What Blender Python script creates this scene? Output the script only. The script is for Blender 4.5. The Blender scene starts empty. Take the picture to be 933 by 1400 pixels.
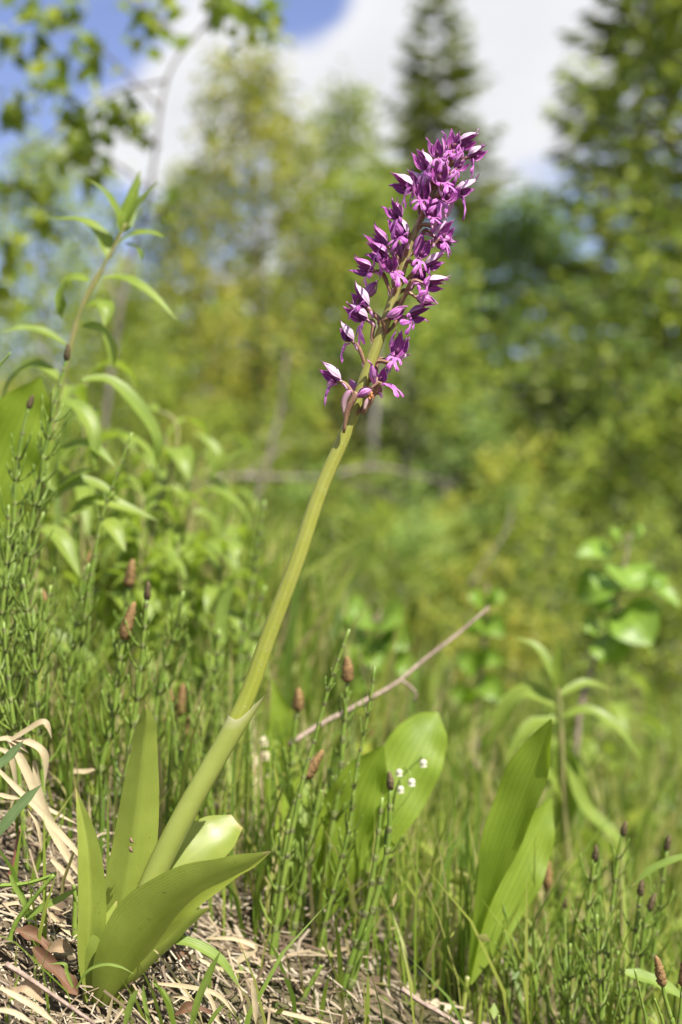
import bpy, math, random
import numpy as np
from mathutils import Vector, Matrix

# ---------------------------------------------------------------- camera, sky, sun, exposure
SC = bpy.context.scene
COL = SC.collection
FOC = 0.667                       # metres from the lens to the orchid
K = 36.0 / 50.0 / 1400.0          # metres per photograph pixel at one metre
ZC = 675 * FOC * K                # lens height above the foot of the orchid
cam_d = bpy.data.cameras.new('camera')
cam = bpy.data.objects.new('camera', cam_d)
COL.objects.link(cam)
cam.location = (0, 0, ZC)
cam.rotation_euler = (math.radians(90), 0, 0)
cam_d.sensor_fit = 'VERTICAL'
cam_d.sensor_height = 36.0
cam_d.lens = 50.0
cam_d.clip_start = 0.01
cam_d.clip_end = 2000
cam_d.dof.use_dof = True
cam_d.dof.focus_distance = FOC
cam_d.dof.aperture_fstop = 6.0
cam_d.dof.aperture_blades = 0
SC.camera = cam

SUN = Vector((0.40, -0.43, 0.86)).normalized()
sun_d = bpy.data.lights.new('sun', 'SUN')
sun_d.energy = 5.0
sun_d.angle = math.radians(0.53)
sun_d.color = (1.0, 0.95, 0.87)
sun = bpy.data.objects.new('sun', sun_d)
COL.objects.link(sun)
sun.location = (2, -1, 4)
sun.rotation_euler = (-SUN).to_track_quat('-Z', 'Y').to_euler()

W = bpy.data.worlds.new('World')
SC.world = W
W.use_nodes = True
wn, wl = W.node_tree.nodes, W.node_tree.links
wn.clear()


def wnode(t, **kw):
    n = wn.new(t)
    for k, v in kw.items():
        setattr(n, k, v)
    return n


def wmath(op, a, b=None, c=None, clamp=False):
    n = wn.new('ShaderNodeMath')
    n.operation = op
    n.use_clamp = clamp
    for i, v in enumerate((a, b, c)):
        if v is None:
            continue
        if isinstance(v, (int, float)):
            n.inputs[i].default_value = v
        else:
            wl.new(v, n.inputs[i])
    return n.outputs[0]


wo = wnode('ShaderNodeOutputWorld')
sky = wnode('ShaderNodeTexSky', sky_type='NISHITA', sun_disc=False)
sky.sun_elevation = math.asin(SUN.z)
sky.sun_rotation = math.atan2(SUN.x, SUN.y)
sky.air_density = 1.0
sky.dust_density = 0.25
sky.ozone_density = 2.5
bg = wnode('ShaderNodeBackground')
bg.inputs['Strength'].default_value = 0.075
tint = wnode('ShaderNodeMix', data_type='RGBA', blend_type='MULTIPLY')
tint.inputs[0].default_value = 1.0
tint.inputs[7].default_value = (1.10, 0.92, 1.06, 1)
wl.new(sky.outputs[0], tint.inputs[6])
wl.new(tint.outputs[2], bg.inputs['Color'])
tc = wnode('ShaderNodeTexCoord')
sep = wnode('ShaderNodeSeparateXYZ')
wl.new(tc.outputs['Generated'], sep.inputs[0])
zz = wmath('ADD', wmath('MAXIMUM', sep.outputs[2], 0.0), 0.16)
cmb = wnode('ShaderNodeCombineXYZ')
wl.new(wmath('DIVIDE', sep.outputs[0], zz), cmb.inputs[0])
wl.new(wmath('DIVIDE', sep.outputs[1], zz), cmb.inputs[1])
no1 = wnode('ShaderNodeTexNoise')
no1.inputs['Scale'].default_value = 1.1
no1.inputs['Detail'].default_value = 7
no1.inputs['Roughness'].default_value = 0.52
wl.new(cmb.outputs[0], no1.inputs['Vector'])
# the banks of cumulus and the blue openings between them, by direction
dens = no1.outputs[0]


def sky_bump(px, py, width_px, amount):
    global dens
    d = Vector(((px - 466.5) * K, 1.0, (700 - py) * K)).normalized()
    dot = wnode('ShaderNodeVectorMath', operation='DOT_PRODUCT')
    nrm = wnode('ShaderNodeVectorMath', operation='NORMALIZE')
    wl.new(tc.outputs['Generated'], nrm.inputs[0])
    wl.new(nrm.outputs[0], dot.inputs[0])
    dot.inputs[1].default_value = d
    s = width_px * K
    e = wmath('MULTIPLY', wmath('SUBTRACT', dot.outputs['Value'], 1.0), 1.0 / (s * s))
    g = wmath('POWER', 2.718, e)
    dens = wmath('MULTIPLY_ADD', g, amount, dens)


sky_bump(20, 300, 75, -0.30)
sky_bump(20, 120, 60, -0.20)
sky_bump(420, -20, 45, -0.30)
sky_bump(170, 40, 45, -0.12)
sky_bump(90, 225, 40, 0.2)
sky_bump(250, 150, 80, 0.22)
sky_bump(110, 330, 50, -0.2)
sky_bump(330, 260, 50, -0.15)
sky_bump(640, 60, 190, 0.30)
sky_bump(430, 330, 80, 0.15)
sky_bump(60, 420, 80, -0.25)
sky_bump(740, 350, 110, -0.36)
sky_bump(540, 270, 60, -0.2)
sky_bump(930, 400, 50, 0.2)
cov = wnode('ShaderNodeMapRange', interpolation_type='SMOOTHSTEP')
cov.inputs['From Min'].default_value = 0.44
cov.inputs['From Max'].default_value = 0.60
wl.new(dens, cov.inputs['Value'])
no2 = wnode('ShaderNodeTexNoise')
no2.inputs['Scale'].default_value = 2.3
no2.inputs['Detail'].default_value = 5
wl.new(cmb.outputs[0], no2.inputs['Vector'])
shade = wnode('ShaderNodeMapRange')
shade.inputs['From Min'].default_value = 0.55
shade.inputs['From Max'].default_value = 1.0
wl.new(wmath('MULTIPLY_ADD', no2.outputs[0], 0.35, wmath('MULTIPLY', dens, 0.8)), shade.inputs['Value'])
cr = wnode('ShaderNodeMix', data_type='RGBA')
cr.inputs[6].default_value = (0.93, 0.93, 0.95, 1)
cr.inputs[7].default_value = (0.66, 0.675, 0.725, 1)
wl.new(shade.outputs[0], cr.inputs[0])
bgc = wnode('ShaderNodeBackground')
bgc.inputs['Strength'].default_value = 0.50
wl.new(cr.outputs[2], bgc.inputs['Color'])
mx = wnode('ShaderNodeMixShader')
wl.new(cov.outputs[0], mx.inputs[0])
wl.new(bg.outputs[0], mx.inputs[1])
wl.new(bgc.outputs[0], mx.inputs[2])
wl.new(mx.outputs[0], wo.inputs[0])

SC.view_settings.view_transform = 'Standard'
SC.view_settings.look = 'None'
SC.view_settings.exposure = 1.1
SC.view_settings.gamma = 1.0
SC.view_settings.use_curve_mapping = False
SC.render.engine = 'CYCLES'
SC.cycles.use_denoising = True
SC.cycles.max_bounces = 7
SC.cycles.diffuse_bounces = 3
SC.cycles.glossy_bounces = 2
SC.cycles.transmission_bounces = 5
SC.cycles.transparent_max_bounces = 4
SC.cycles.caustics_reflective = False
SC.cycles.caustics_refractive = False
SC.cycles.sample_clamp_indirect = 6.0

R = random.Random(11)
UP = Vector((0, 0, 1))
CAMW = Vector((0, -1, 0))


# ---------------------------------------------------------------- materials
def hexc(r, g, b):
    """display colour 0-255 to linear"""
    def f(c):
        c /= 255.0
        return c / 12.92 if c <= 0.04045 else ((c + 0.055) / 1.055) ** 2.4
    return (f(r), f(g), f(b), 1)


class NT:
    def __init__(self, name):
        self.m = bpy.data.materials.new(name)
        self.m.use_nodes = True
        self.n = self.m.node_tree.nodes
        self.l = self.m.node_tree.links
        self.n.clear()
        self.out = self.n.new('ShaderNodeOutputMaterial')

    def node(self, t, **kw):
        n = self.n.new(t)
        for k, v in kw.items():
            setattr(n, k, v)
        return n

    def put(self, sock, v):
        if isinstance(v, (int, float, tuple, list)):
            sock.default_value = v
        else:
            self.l.new(v, sock)

    def math(self, op, a, b=0.0, c=0.0, clamp=False):
        n = self.node('ShaderNodeMath', operation=op, use_clamp=clamp)
        for i, v in enumerate((a, b, c)):
            self.put(n.inputs[i], v)
        return n.outputs[0]

    def mix(self, f, a, b):
        n = self.node('ShaderNodeMix', data_type='RGBA')
        self.put(n.inputs[0], f)
        self.put(n.inputs[6], a)
        self.put(n.inputs[7], b)
        return n.outputs[2]

    def noise(self, vec, scale, detail=3, rough=0.5):
        n = self.node('ShaderNodeTexNoise')
        n.inputs['Scale'].default_value = scale
        n.inputs['Detail'].default_value = detail
        n.inputs['Roughness'].default_value = rough
        if vec is not None:
            self.l.new(vec, n.inputs['Vector'])
        return n.outputs[0]

    def rng(self, v, a, b, c=0.0, d=1.0):
        n = self.node('ShaderNodeMapRange')
        self.put(n.inputs[0], v)
        n.inputs[1].default_value = a
        n.inputs[2].default_value = b
        n.inputs[3].default_value = c
        n.inputs[4].default_value = d
        return n.outputs[0]

    def uv(self):
        s = self.node('ShaderNodeSeparateXYZ')
        t = self.node('ShaderNodeUVMap')
        self.l.new(t.outputs[0], s.inputs[0])
        return t.outputs[0], s.outputs[0], s.outputs[1]

    def finish(self, col, rough=0.5, spec=0.4, trans=0.0, tcol=None, bump=None, bstr=0.3, bdist=0.0005):
        p = self.node('ShaderNodeBsdfPrincipled')
        self.put(p.inputs['Base Color'], col)
        self.put(p.inputs['Roughness'], rough)
        p.inputs['Specular IOR Level'].default_value = spec
        nrm = None
        if bump is not None:
            b = self.node('ShaderNodeBump')
            b.inputs['Strength'].default_value = bstr
            b.inputs['Distance'].default_value = bdist
            self.l.new(bump, b.inputs['Height'])
            nrm = b.outputs[0]
            self.l.new(nrm, p.inputs['Normal'])
        if trans > 0:
            t = self.node('ShaderNodeBsdfTranslucent')
            self.put(t.inputs[0], tcol if tcol is not None else col)
            if nrm is not None:
                self.l.new(nrm, t.inputs['Normal'])
            m = self.node('ShaderNodeMixShader')
            m.inputs[0].default_value = trans
            self.l.new(p.outputs[0], m.inputs[1])
            self.l.new(t.outputs[0], m.inputs[2])
            self.l.new(m.outputs[0], self.out.inputs[0])
        else:
            self.l.new(p.outputs[0], self.out.inputs[0])
        return self.m


def leaf_mat(name, c1, c2, veins=14, trans=0.45, rough=0.42, spec=0.35, vein_dark=0.22, mid=0.3, tip=None, spots=0.0, tboost=1.35, vein_mix=0.55):
    t = NT(name)
    uvv, u, v = t.uv()
    geo = t.node('ShaderNodeTexCoord')
    oi = t.node('ShaderNodeObjectInfo')
    n1 = t.noise(geo.outputs['Object'], 55, 4, 0.6)
    f = t.math('ADD', t.rng(n1, 0.3, 0.7, 0.0, 0.75), t.math('MULTIPLY', oi.outputs['Random'], 0.35), clamp=True)
    col = t.mix(f, c1, c2)
    # parallel veins running the length of the blade
    wob = t.math('MULTIPLY', t.noise(uvv, 4, 2), 0.035)
    ang = t.math('MULTIPLY', t.math('ADD', u, wob), veins * 2 * math.pi)
    w = t.math('POWER', t.math('MULTIPLY_ADD', t.math('SINE', ang), 0.5, 0.5), 3.0)
    dark = tuple(x * (1 - vein_dark) for x in c1[:3]) + (1,)
    col = t.mix(t.math('MULTIPLY', w, vein_mix), col, dark)
    md = t.math('ABSOLUTE', t.math('SUBTRACT', u, 0.5))
    mf = t.rng(md, 0.0, 0.045, mid, 0.0)
    pale = tuple(min(1, x * 1.35 + 0.02) for x in c2[:3]) + (1,)
    col = t.mix(mf, col, pale)
    if tip is not None:
        col = t.mix(t.rng(t.math('ADD', v, t.math('MULTIPLY', n1, 0.1)), 0.98, 1.06, 0, 0.9), col, tip)
    if spots > 0:
        sp = t.noise(geo.outputs['Object'], 330, 3, 0.65)
        col = t.mix(t.rng(sp, 0.66, 0.72, 0, spots), col, (0.13, 0.09, 0.03, 1))
        pt = t.noise(geo.outputs['Object'], 24, 3)
        col = t.mix(t.rng(pt, 0.52, 0.72, 0, 0.3), col, tuple(min(1, x * 1.3) for x in c2[:3]) + (1,))
    h = t.node('ShaderNodeHueSaturation')
    h.inputs['Value'].default_value = tboost
    h.inputs['Saturation'].default_value = 1.08
    t.l.new(col, h.inputs['Color'])
    fine = t.noise(uvv, 60, 2)
    bh = t.math('MULTIPLY_ADD', fine, 0.3, w)
    return t.finish(col, rough, spec, trans, h.outputs[0], bh, 0.35 * vein_mix / 0.55, 0.0003)


def island_mat(name, cols, trans=0.4, rough=0.5, spec=0.3, tboost=1.4):
    """foliage made of many pieces: every piece gets its own tone"""
    t = NT(name)
    g = t.node('ShaderNodeNewGeometry')
    rp = t.node('ShaderNodeValToRGB')
    el = rp.color_ramp.elements
    for i, c in enumerate(cols):
        pos = i / max(1, len(cols) - 1)
        if i < 2:
            el[i].position = pos
            el[i].color = c
        else:
            e = el.new(pos)
            e.color = c
    t.l.new(g.outputs['Random Per Island'], rp.inputs[0])
    oi = t.node('ShaderNodeObjectInfo')
    h0 = t.node('ShaderNodeHueSaturation')
    t.put(h0.inputs['Value'], t.rng(oi.outputs['Random'], 0, 1, 0.85, 1.15))
    t.l.new(rp.outputs[0], h0.inputs['Color'])
    h = t.node('ShaderNodeHueSaturation')
    h.inputs['Value'].default_value = tboost
    t.l.new(h0.outputs[0], h.inputs['Color'])
    return t.finish(h0.outputs[0], rough, spec, trans, h.outputs[0])


def plain_mat(name, c1, c2, scale=200, rough=0.6, spec=0.3, trans=0.0, bstr=0.4, stretch=None, bdist=0.0005):
    t = NT(name)
    tcn = t.node('ShaderNodeTexCoord')
    vec = tcn.outputs['Object']
    if stretch:
        uvv, u, v = t.uv()
        mp = t.node('ShaderNodeMapping')
        mp.inputs['Scale'].default_value = stretch
        t.l.new(uvv, mp.inputs['Vector'])
        vec = mp.outputs[0]
    oi = t.node('ShaderNodeObjectInfo')
    n = t.noise(vec, scale, 5, 0.62)
    f = t.math('ADD', t.rng(n, 0.32, 0.68, -0.1, 0.9), t.math('MULTIPLY', oi.outputs['Random'], 0.25), clamp=True)
    return t.finish(t.mix(f, c1, c2), rough, spec, trans, None, n, bstr, bdist)


M = {}
M['orchid_leaf'] = leaf_mat('orchid_leaf', (0.25, 0.315, 0.05, 1), (0.36, 0.43, 0.085, 1), 26, 0.52, 0.30, 0.5, 0.22, 0.10, (0.55, 0.42, 0.20, 1), 0.5, 1.22, 0.28)
M['orchid_sheath'] = leaf_mat('orchid_sheath', (0.34, 0.40, 0.075, 1), (0.44, 0.50, 0.125, 1), 22, 0.35, 0.38, 0.4, 0.15, 0.0, (0.62, 0.60, 0.34, 1), 0.0, 1.15, 0.14)
M['lily_leaf'] = leaf_mat('lily_leaf', (0.20, 0.295, 0.028, 1), (0.29, 0.39, 0.045, 1), 9, 0.52, 0.5, 0.35, 0.28, 0.15, None, 0.0, 1.3, 0.3)
M['herb_leaf'] = leaf_mat('herb_leaf', (0.17, 0.25, 0.035, 1), (0.28, 0.36, 0.06, 1), 5, 0.45, 0.42, 0.4, 0.25, 0.6, None, 0.0, 1.3)
M['sapling_leaf'] = leaf_mat('sapling_leaf', (0.17, 0.28, 0.03, 1), (0.25, 0.39, 0.05, 1), 6, 0.45, 0.42, 0.45, 0.25, 0.6, None, 0.0, 1.3)
M['grass_blade'] = leaf_mat('grass_blade', (0.16, 0.24, 0.035, 1), (0.26, 0.35, 0.075, 1), 6, 0.40, 0.45, 0.35, 0.25, 0.3, (0.5, 0.4, 0.2, 1), 0.0, 1.3)
M['blue_grass'] = leaf_mat('blue_grass', (0.13, 0.20, 0.075, 1), (0.19, 0.27, 0.10, 1), 8, 0.35, 0.45, 0.35, 0.2, 0.4, None, 0.0, 1.2)
M['brown_leaf'] = leaf_mat('brown_leaf', (0.09, 0.045, 0.025, 1), (0.19, 0.10, 0.055, 1), 5, 0.15, 0.6, 0.25, 0.3, 0.4, None, 0.9, 1.2, 0.2)
M['tan_leaf'] = leaf_mat('tan_leaf', (0.24, 0.165, 0.095, 1), (0.42, 0.31, 0.19, 1), 5, 0.2, 0.65, 0.2, 0.3, 0.3, None, 0.8, 1.2, 0.2)
M['straw'] = leaf_mat('straw', (0.34, 0.265, 0.14, 1), (0.58, 0.49, 0.31, 1), 8, 0.18, 0.5, 0.35, 0.4, 0.1, None, 0.0, 1.1)
M['stem'] = None


def stem_material():
    t = NT('orchid_stem')
    uvv, u, v = t.uv()
    tcn = t.node('ShaderNodeTexCoord')
    n = t.noise(tcn.outputs['Object'], 160, 4)
    c = t.mix(t.rng(v, 0.30, 0.66), (0.325, 0.365, 0.05, 1), (0.29, 0.285, 0.065, 1))
    c = t.mix(t.rng(v, 0.64, 1.0), c, (0.34, 0.255, 0.15, 1))
    ridge = t.math('POWER', t.math('MULTIPLY_ADD', t.math('SINE', t.math('MULTIPLY', u, 2 * math.pi * 11)), 0.5, 0.5), 2.0)
    c = t.mix(t.math('MULTIPLY', ridge, 0.16), c, (0.19, 0.20, 0.04, 1))
    c = t.mix(t.rng(n, 0.45, 0.75, 0, 0.45), c, (0.36, 0.37, 0.11, 1))
    # purple flush near the flowers
    c = t.mix(t.math('MULTIPLY', t.rng(v, 0.60, 0.9, 0, 0.45), t.rng(n, 0.4, 0.65)), c, (0.27, 0.12, 0.13, 1))
    sp = t.noise(tcn.outputs['Object'], 900, 1)
    c = t.mix(t.rng(sp, 0.68, 0.72, 0, 0.35), c, (0.55, 0.56, 0.30, 1))
    return t.finish(c, 0.42, 0.35, 0.12, None, t.math('ADD', ridge, t.math('MULTIPLY', n, 0.8)), 0.25, 0.0003)


M['stem'] = stem_material()


def petal_mat(name, base, tipc, streak, nstreak=7, trans=0.42, rough=0.45, mode='tip', edge=0.55):
    t = NT(name)
    uvv, u, v = t.uv()
    oi = t.node('ShaderNodeObjectInfo')
    tcn = t.node('ShaderNodeTexCoord')
    n = t.noise(tcn.outputs['Object'], 350, 3)
    a, b = (0.05, 0.95) if mode == 'tip' else (0.45, 1.0)
    col = t.mix(t.rng(t.math('MULTIPLY_ADD', n, 0.25, v), a + 0.1, b + 0.12), base, tipc)
    wob = t.math('MULTIPLY', t.noise(uvv, 3, 2), 0.08)
    s = t.math('SINE', t.math('MULTIPLY', t.math('ADD', u, wob), 2 * math.pi * nstreak))
    st = t.rng(s, 0.25, 0.85, 0.0, 0.75)
    col = t.mix(st, col, streak)
    ed = t.rng(t.math('ABSOLUTE', t.math('SUBTRACT', u, 0.5)), 0.36, 0.5, 0.0, edge)
    col = t.mix(ed, col, (0.72, 0.50, 0.68, 1))
    h = t.node('ShaderNodeHueSaturation')
    t.put(h.inputs['Value'], t.rng(oi.outputs['Random'], 0, 1, 0.82, 1.18))
    t.put(h.inputs['Hue'], t.rng(oi.outputs['Random'], 0, 1, 0.49, 0.51))
    t.l.new(col, h.inputs['Color'])
    return t.finish(h.outputs[0], rough, 0.35, trans, h.outputs[0], t.math('MULTIPLY_ADD', n, 0.5, s), 0.25, 0.0003)


M['sepal_out'] = petal_mat('sepal_outer', (0.82, 0.68, 0.77, 1), (0.66, 0.42, 0.61, 1), (0.55, 0.24, 0.50, 1), 4, 0.25, 0.4)
M['sepal_in'] = petal_mat('sepal_inner', (0.62, 0.20, 0.55, 1), (0.54, 0.12, 0.49, 1), (0.20, 0.014, 0.17, 1), 4, 0.42)
M['sepal_dark'] = petal_mat('sepal_flushed', (0.60, 0.30, 0.53, 1), (0.44, 0.11, 0.40, 1), (0.30, 0.045, 0.26, 1), 4, 0.3)
M['petal'] = petal_mat('petal', (0.52, 0.13, 0.47, 1), (0.50, 0.11, 0.46, 1), (0.18, 0.012, 0.15, 1), 2, 0.4)
M['lip'] = petal_mat('lip', (0.58, 0.22, 0.55, 1), (0.36, 0.055, 0.36, 1), (0.38, 0.07, 0.36, 1), 2, 0.35, 0.45, 'lip', 0.1)
M['spur'] = petal_mat('spur', (0.62, 0.27, 0.53, 1), (0.70, 0.42, 0.62, 1), (0.55, 0.22, 0.47, 1), 3, 0.25)
M['column'] = plain_mat('column', (0.05, 0.004, 0.03, 1), (0.13, 0.012, 0.09, 1), 500)  # near-black colour stands in for the shaded stigma hole
M['ovary'] = plain_mat('ovary', (0.25, 0.20, 0.07, 1), (0.25, 0.095, 0.10, 1), 3.5, 0.45, 0.35, 0.1, 0.3, (2.0, 3.0, 1))
M['bract'] = petal_mat('bract', (0.55, 0.42, 0.36, 1), (0.50, 0.24, 0.40, 1), (0.42, 0.25, 0.26, 1), 3, 0.3)
M['withered'] = plain_mat('withered', (0.42, 0.16, 0.05, 1), (0.55, 0.28, 0.12, 1), 500)
M['tail_stem'] = plain_mat('horsetail_stem', (0.115, 0.195, 0.025, 1), (0.22, 0.30, 0.05, 1), 90, 0.4, 0.4, 0.15)
M['tail_branch'] = plain_mat('horsetail_branch', (0.12, 0.205, 0.026, 1), (0.22, 0.30, 0.052, 1), 90, 0.45, 0.35, 0.2)
M['tail_sheath'] = plain_mat('horsetail_sheath', (0.05, 0.04, 0.02, 1), (0.22, 0.27, 0.08, 1), 500, 0.6, 0.3)
M['tail_cone'] = plain_mat('horsetail_cone', (0.09, 0.045, 0.018, 1), (0.34, 0.22, 0.09, 1), 1400, 0.7, 0.2)
M['tail_spent'] = plain_mat('horsetail_spent', (0.035, 0.025, 0.012, 1), (0.17, 0.13, 0.065, 1), 1200, 0.75, 0.2)
M['herb_stem'] = plain_mat('herb_stem', (0.16, 0.19, 0.05, 1), (0.25, 0.22, 0.09, 1), 60, 0.5, 0.3)
M['twig'] = plain_mat('twig', (0.16, 0.11, 0.085, 1), (0.36, 0.28, 0.22, 1), 260, 0.75, 0.2, 0, 0.6)
M['red_twig'] = plain_mat('red_twig', (0.17, 0.06, 0.045, 1), (0.28, 0.13, 0.09, 1), 200, 0.5, 0.3)
M['bell'] = plain_mat('bell', (0.60, 0.57, 0.42, 1), (0.74, 0.72, 0.60, 1), 100, 0.5, 0.3, 0.3)
M['bud'] = plain_mat('bud', (0.55, 0.46, 0.30, 1), (0.68, 0.60, 0.42, 1), 100, 0.5, 0.3, 0.2)
M['bark'] = plain_mat('bark', (0.10, 0.085, 0.07, 1), (0.24, 0.21, 0.185, 1), 14, 0.85, 0.15, 0, 0.6, None, 0.01)
M['pale_bark'] = plain_mat('pale_bark', (0.12, 0.105, 0.09, 1), (0.28, 0.255, 0.23, 1), 9, 0.8, 0.15, 0, 0.5, None, 0.01)
M['dead_wood'] = plain_mat('dead_wood', (0.12, 0.095, 0.08, 1), (0.26, 0.22, 0.19, 1), 20, 0.85, 0.1, 0, 0.5, None, 0.005)
M['birch_crown'] = island_mat('birch_crown', [(0.08, 0.135, 0.015, 1), (0.21, 0.28, 0.032, 1), (0.36, 0.40, 0.055, 1)], 0.45)
M['yellow_crown'] = island_mat('yellow_crown', [(0.15, 0.20, 0.02, 1), (0.32, 0.35, 0.045, 1), (0.46, 0.41, 0.075, 1)], 0.45)
M['pale_crown'] = island_mat('pale_crown', [(0.11, 0.19, 0.035, 1), (0.22, 0.32, 0.065, 1), (0.32, 0.41, 0.10, 1)], 0.45)
M['spruce_crown'] = island_mat('spruce_crown', [(0.065, 0.10, 0.015, 1), (0.17, 0.215, 0.03, 1), (0.31, 0.33, 0.05, 1)], 0.35, 0.55)
M['shade_crown'] = island_mat('shade_crown', [(0.022, 0.034, 0.009, 1), (0.05, 0.066, 0.015, 1), (0.12, 0.14, 0.025, 1)], 0.2, 0.55)  # shade of the gaps between shrubs is put into this dark leaf colour
M['grass'] = island_mat('grass', [(0.075, 0.135, 0.015, 1), (0.16, 0.235, 0.028, 1), (0.26, 0.30, 0.05, 1), (0.36, 0.30, 0.15, 1)], 0.42)
M['litter'] = island_mat('litter', [(0.07, 0.045, 0.028, 1), (0.20, 0.145, 0.09, 1), (0.34, 0.27, 0.17, 1), (0.46, 0.40, 0.29, 1), (0.16, 0.115, 0.08, 1)], 0.12, 0.6)
M['moss'] = island_mat('moss', [(0.06, 0.09, 0.015, 1), (0.12, 0.18, 0.025, 1), (0.2, 0.24, 0.04, 1)], 0.35)
M['orange_crown'] = island_mat('orange_crown', [(0.22, 0.20, 0.05, 1), (0.40, 0.22, 0.07, 1), (0.30, 0.26, 0.07, 1)], 0.3)
M['husk'] = plain_mat('husk', (0.07, 0.04, 0.02, 1), (0.3, 0.2, 0.12, 1), 2500, 0.6)


def ground_material():
    t = NT('forest_soil')
    tcn = t.node('ShaderNodeTexCoord')
    n = t.noise(tcn.outputs['Object'], 26, 8, 0.65)
    n2 = t.noise(tcn.outputs['Object'], 1.3, 4)
    n3 = t.noise(tcn.outputs['Object'], 210, 4, 0.7)
    c = t.mix(t.rng(n, 0.35, 0.65), (0.045, 0.032, 0.022, 1), (0.17, 0.125, 0.085, 1))
    c = t.mix(t.rng(n3, 0.5, 0.72, 0, 0.8), c, (0.30, 0.23, 0.155, 1))
    c = t.mix(t.rng(n2, 0.42, 0.6, 0.05, 0.75), c, (0.065, 0.085, 0.02, 1))
    return t.finish(c, 0.9, 0.1, 0, None, t.math('MULTIPLY_ADD', n3, 0.3, n), 1.0, 0.01)


M['soil'] = ground_material()


# ---------------------------------------------------------------- mesh helpers
def V3(a):
    return np.array(a, dtype=float)


def norm(a):
    n = np.linalg.norm(a)
    return a / n if n > 1e-12 else a


class MB:
    def __init__(self):
        self.v, self.f, self.uvs, self.mi = [], [], [], []

    def tube(self, pts, rad, n=8, mi=0, cap=True, uv0=0.0, uv1=1.0, bumps=None):
        pts = [V3(p) for p in pts]
        m = len(pts)
        if isinstance(rad, (int, float)):
            rad = [rad] * m
        b = len(self.v)
        t0 = norm(pts[1] - pts[0])
        a = V3((0, 0, 1)) if abs(t0[2]) < 0.9 else V3((1, 0, 0))
        x = norm(np.cross(t0, a))
        for i in range(m):
            if i == 0:
                t = t0
            elif i == m - 1:
                t = norm(pts[i] - pts[i - 1])
            else:
                t = norm(pts[i + 1] - pts[i - 1])
            x = norm(x - t * np.dot(x, t))
            y = np.cross(t, x)
            for j in range(n + 1):
                an = 2 * math.pi * j / n
                r = rad[i]
                if bumps:
                    r *= bumps(i, j % n)
                self.v.append(tuple(pts[i] + (x * math.cos(an) + y * math.sin(an)) * r))
                self.uvs.append((j / n, uv0 + (uv1 - uv0) * i / (m - 1)))
        for i in range(m - 1):
            for j in range(n):
                q = b + i * (n + 1) + j
                self.f.append((q, q + 1, q + n + 2, q + n + 1))
                self.mi.append(mi)
        if cap:
            for i, fl in ((0, True), (m - 1, False)):
                c = len(self.v)
                self.v.append(tuple(pts[i]))
                self.uvs.append((0.5, uv0 if fl else uv1))
                for j in range(n):
                    q = b + i * (n + 1) + j
                    self.f.append((c, q + 1, q) if fl else (c, q, q + 1))
                    self.mi.append(mi)
        return self

    def blade(self, pts, hw, nrm, nc=4, fold=0.0, vee=False, wave=0.0, mi=0, mi_back=None, thick=0.0, seed=0, skew=0.0):
        """a leaf: centre line, half widths, face normal(s); fold lifts the margins along the normal"""
        pts = [V3(p) for p in pts]
        m = len(pts)
        if not isinstance(nrm, list):
            nrm = [nrm] * m
        rr = random.Random(seed)
        ph = rr.random() * 6.28
        b = len(self.v)
        layers = 2 if thick > 0 else 1
        for L in range(layers):
            for i in range(m):
                if i == 0:
                    t = pts[1] - pts[0]
                elif i == m - 1:
                    t = pts[i] - pts[i - 1]
                else:
                    t = pts[i + 1] - pts[i - 1]
                t = norm(t)
                nn = V3(nrm[i])
                nn = norm(nn - t * np.dot(nn, t))
                s = np.cross(t, nn)
                for j in range(nc + 1):
                    c = -1 + 2 * j / nc
                    off = (abs(c) if vee else c * c) * fold * hw[i]
                    off += wave * hw[i] * math.sin(ph + i * 0.9 + c * 1.4) * abs(c)
                    p = pts[i] + s * hw[i] * (c + skew) + nn * off
                    if L == 1:
                        p = p - nn * thick
                    self.v.append(tuple(p))
                    self.uvs.append((j / nc, i / (m - 1)))
        for L in range(layers):
            o = b + L * m * (nc + 1)
            for i in range(m - 1):
                for j in range(nc):
                    q = o + i * (nc + 1) + j
                    fc = (q, q + 1, q + nc + 2, q + nc + 1)
                    self.f.append(fc if L == 0 else fc[::-1])
                    self.mi.append(mi if L == 0 else (mi_back if mi_back is not None else mi))
        return self

    def mesh(self, name, mats):
        me = bpy.data.meshes.new(name)
        me.from_pydata(self.v, [], self.f)
        ul = me.uv_layers.new(name='UVMap')
        li = np.empty(len(me.loops), dtype=np.int32)
        me.loops.foreach_get('vertex_index', li)
        uv = np.array(self.uvs, dtype=np.float32)[li]
        ul.data.foreach_set('uv', uv.ravel())
        me.polygons.foreach_set('use_smooth', np.ones(len(me.polygons), dtype=bool))
        if not isinstance(mats, (list, tuple)):
            mats = [mats]
        for mm in mats:
            me.materials.append(mm)
        if len(mats) > 1:
            me.polygons.foreach_set('material_index', np.array(self.mi, dtype=np.int32))
        me.update()
        return me

    def build(self, name, mats, parent=None):
        return link(name, self.mesh(name, mats), parent)


def link(name, me, parent=None):
    o = bpy.data.objects.new(name, me)
    COL.objects.link(o)
    if parent is not None:
        o.parent = parent
        # parts are modelled in world coordinates; the thing's Empty stands at its base
        off = Vector((0, 0, 0))
        root = parent
        while root is not None:
            off += root.location
            root = root.parent
        o.location = -off
    return o


def tag(o, label, cat, group=None, kind=None):
    o['label'] = label
    o['category'] = cat
    if group:
        o['group'] = group
    if kind:
        o['kind'] = kind
    return o


def thing(name, loc, label, cat, group=None):
    e = bpy.data.objects.new(name, None)
    e.empty_display_size = 0.01
    COL.objects.link(e)
    e.location = loc
    return tag(e, label, cat, group)


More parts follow.
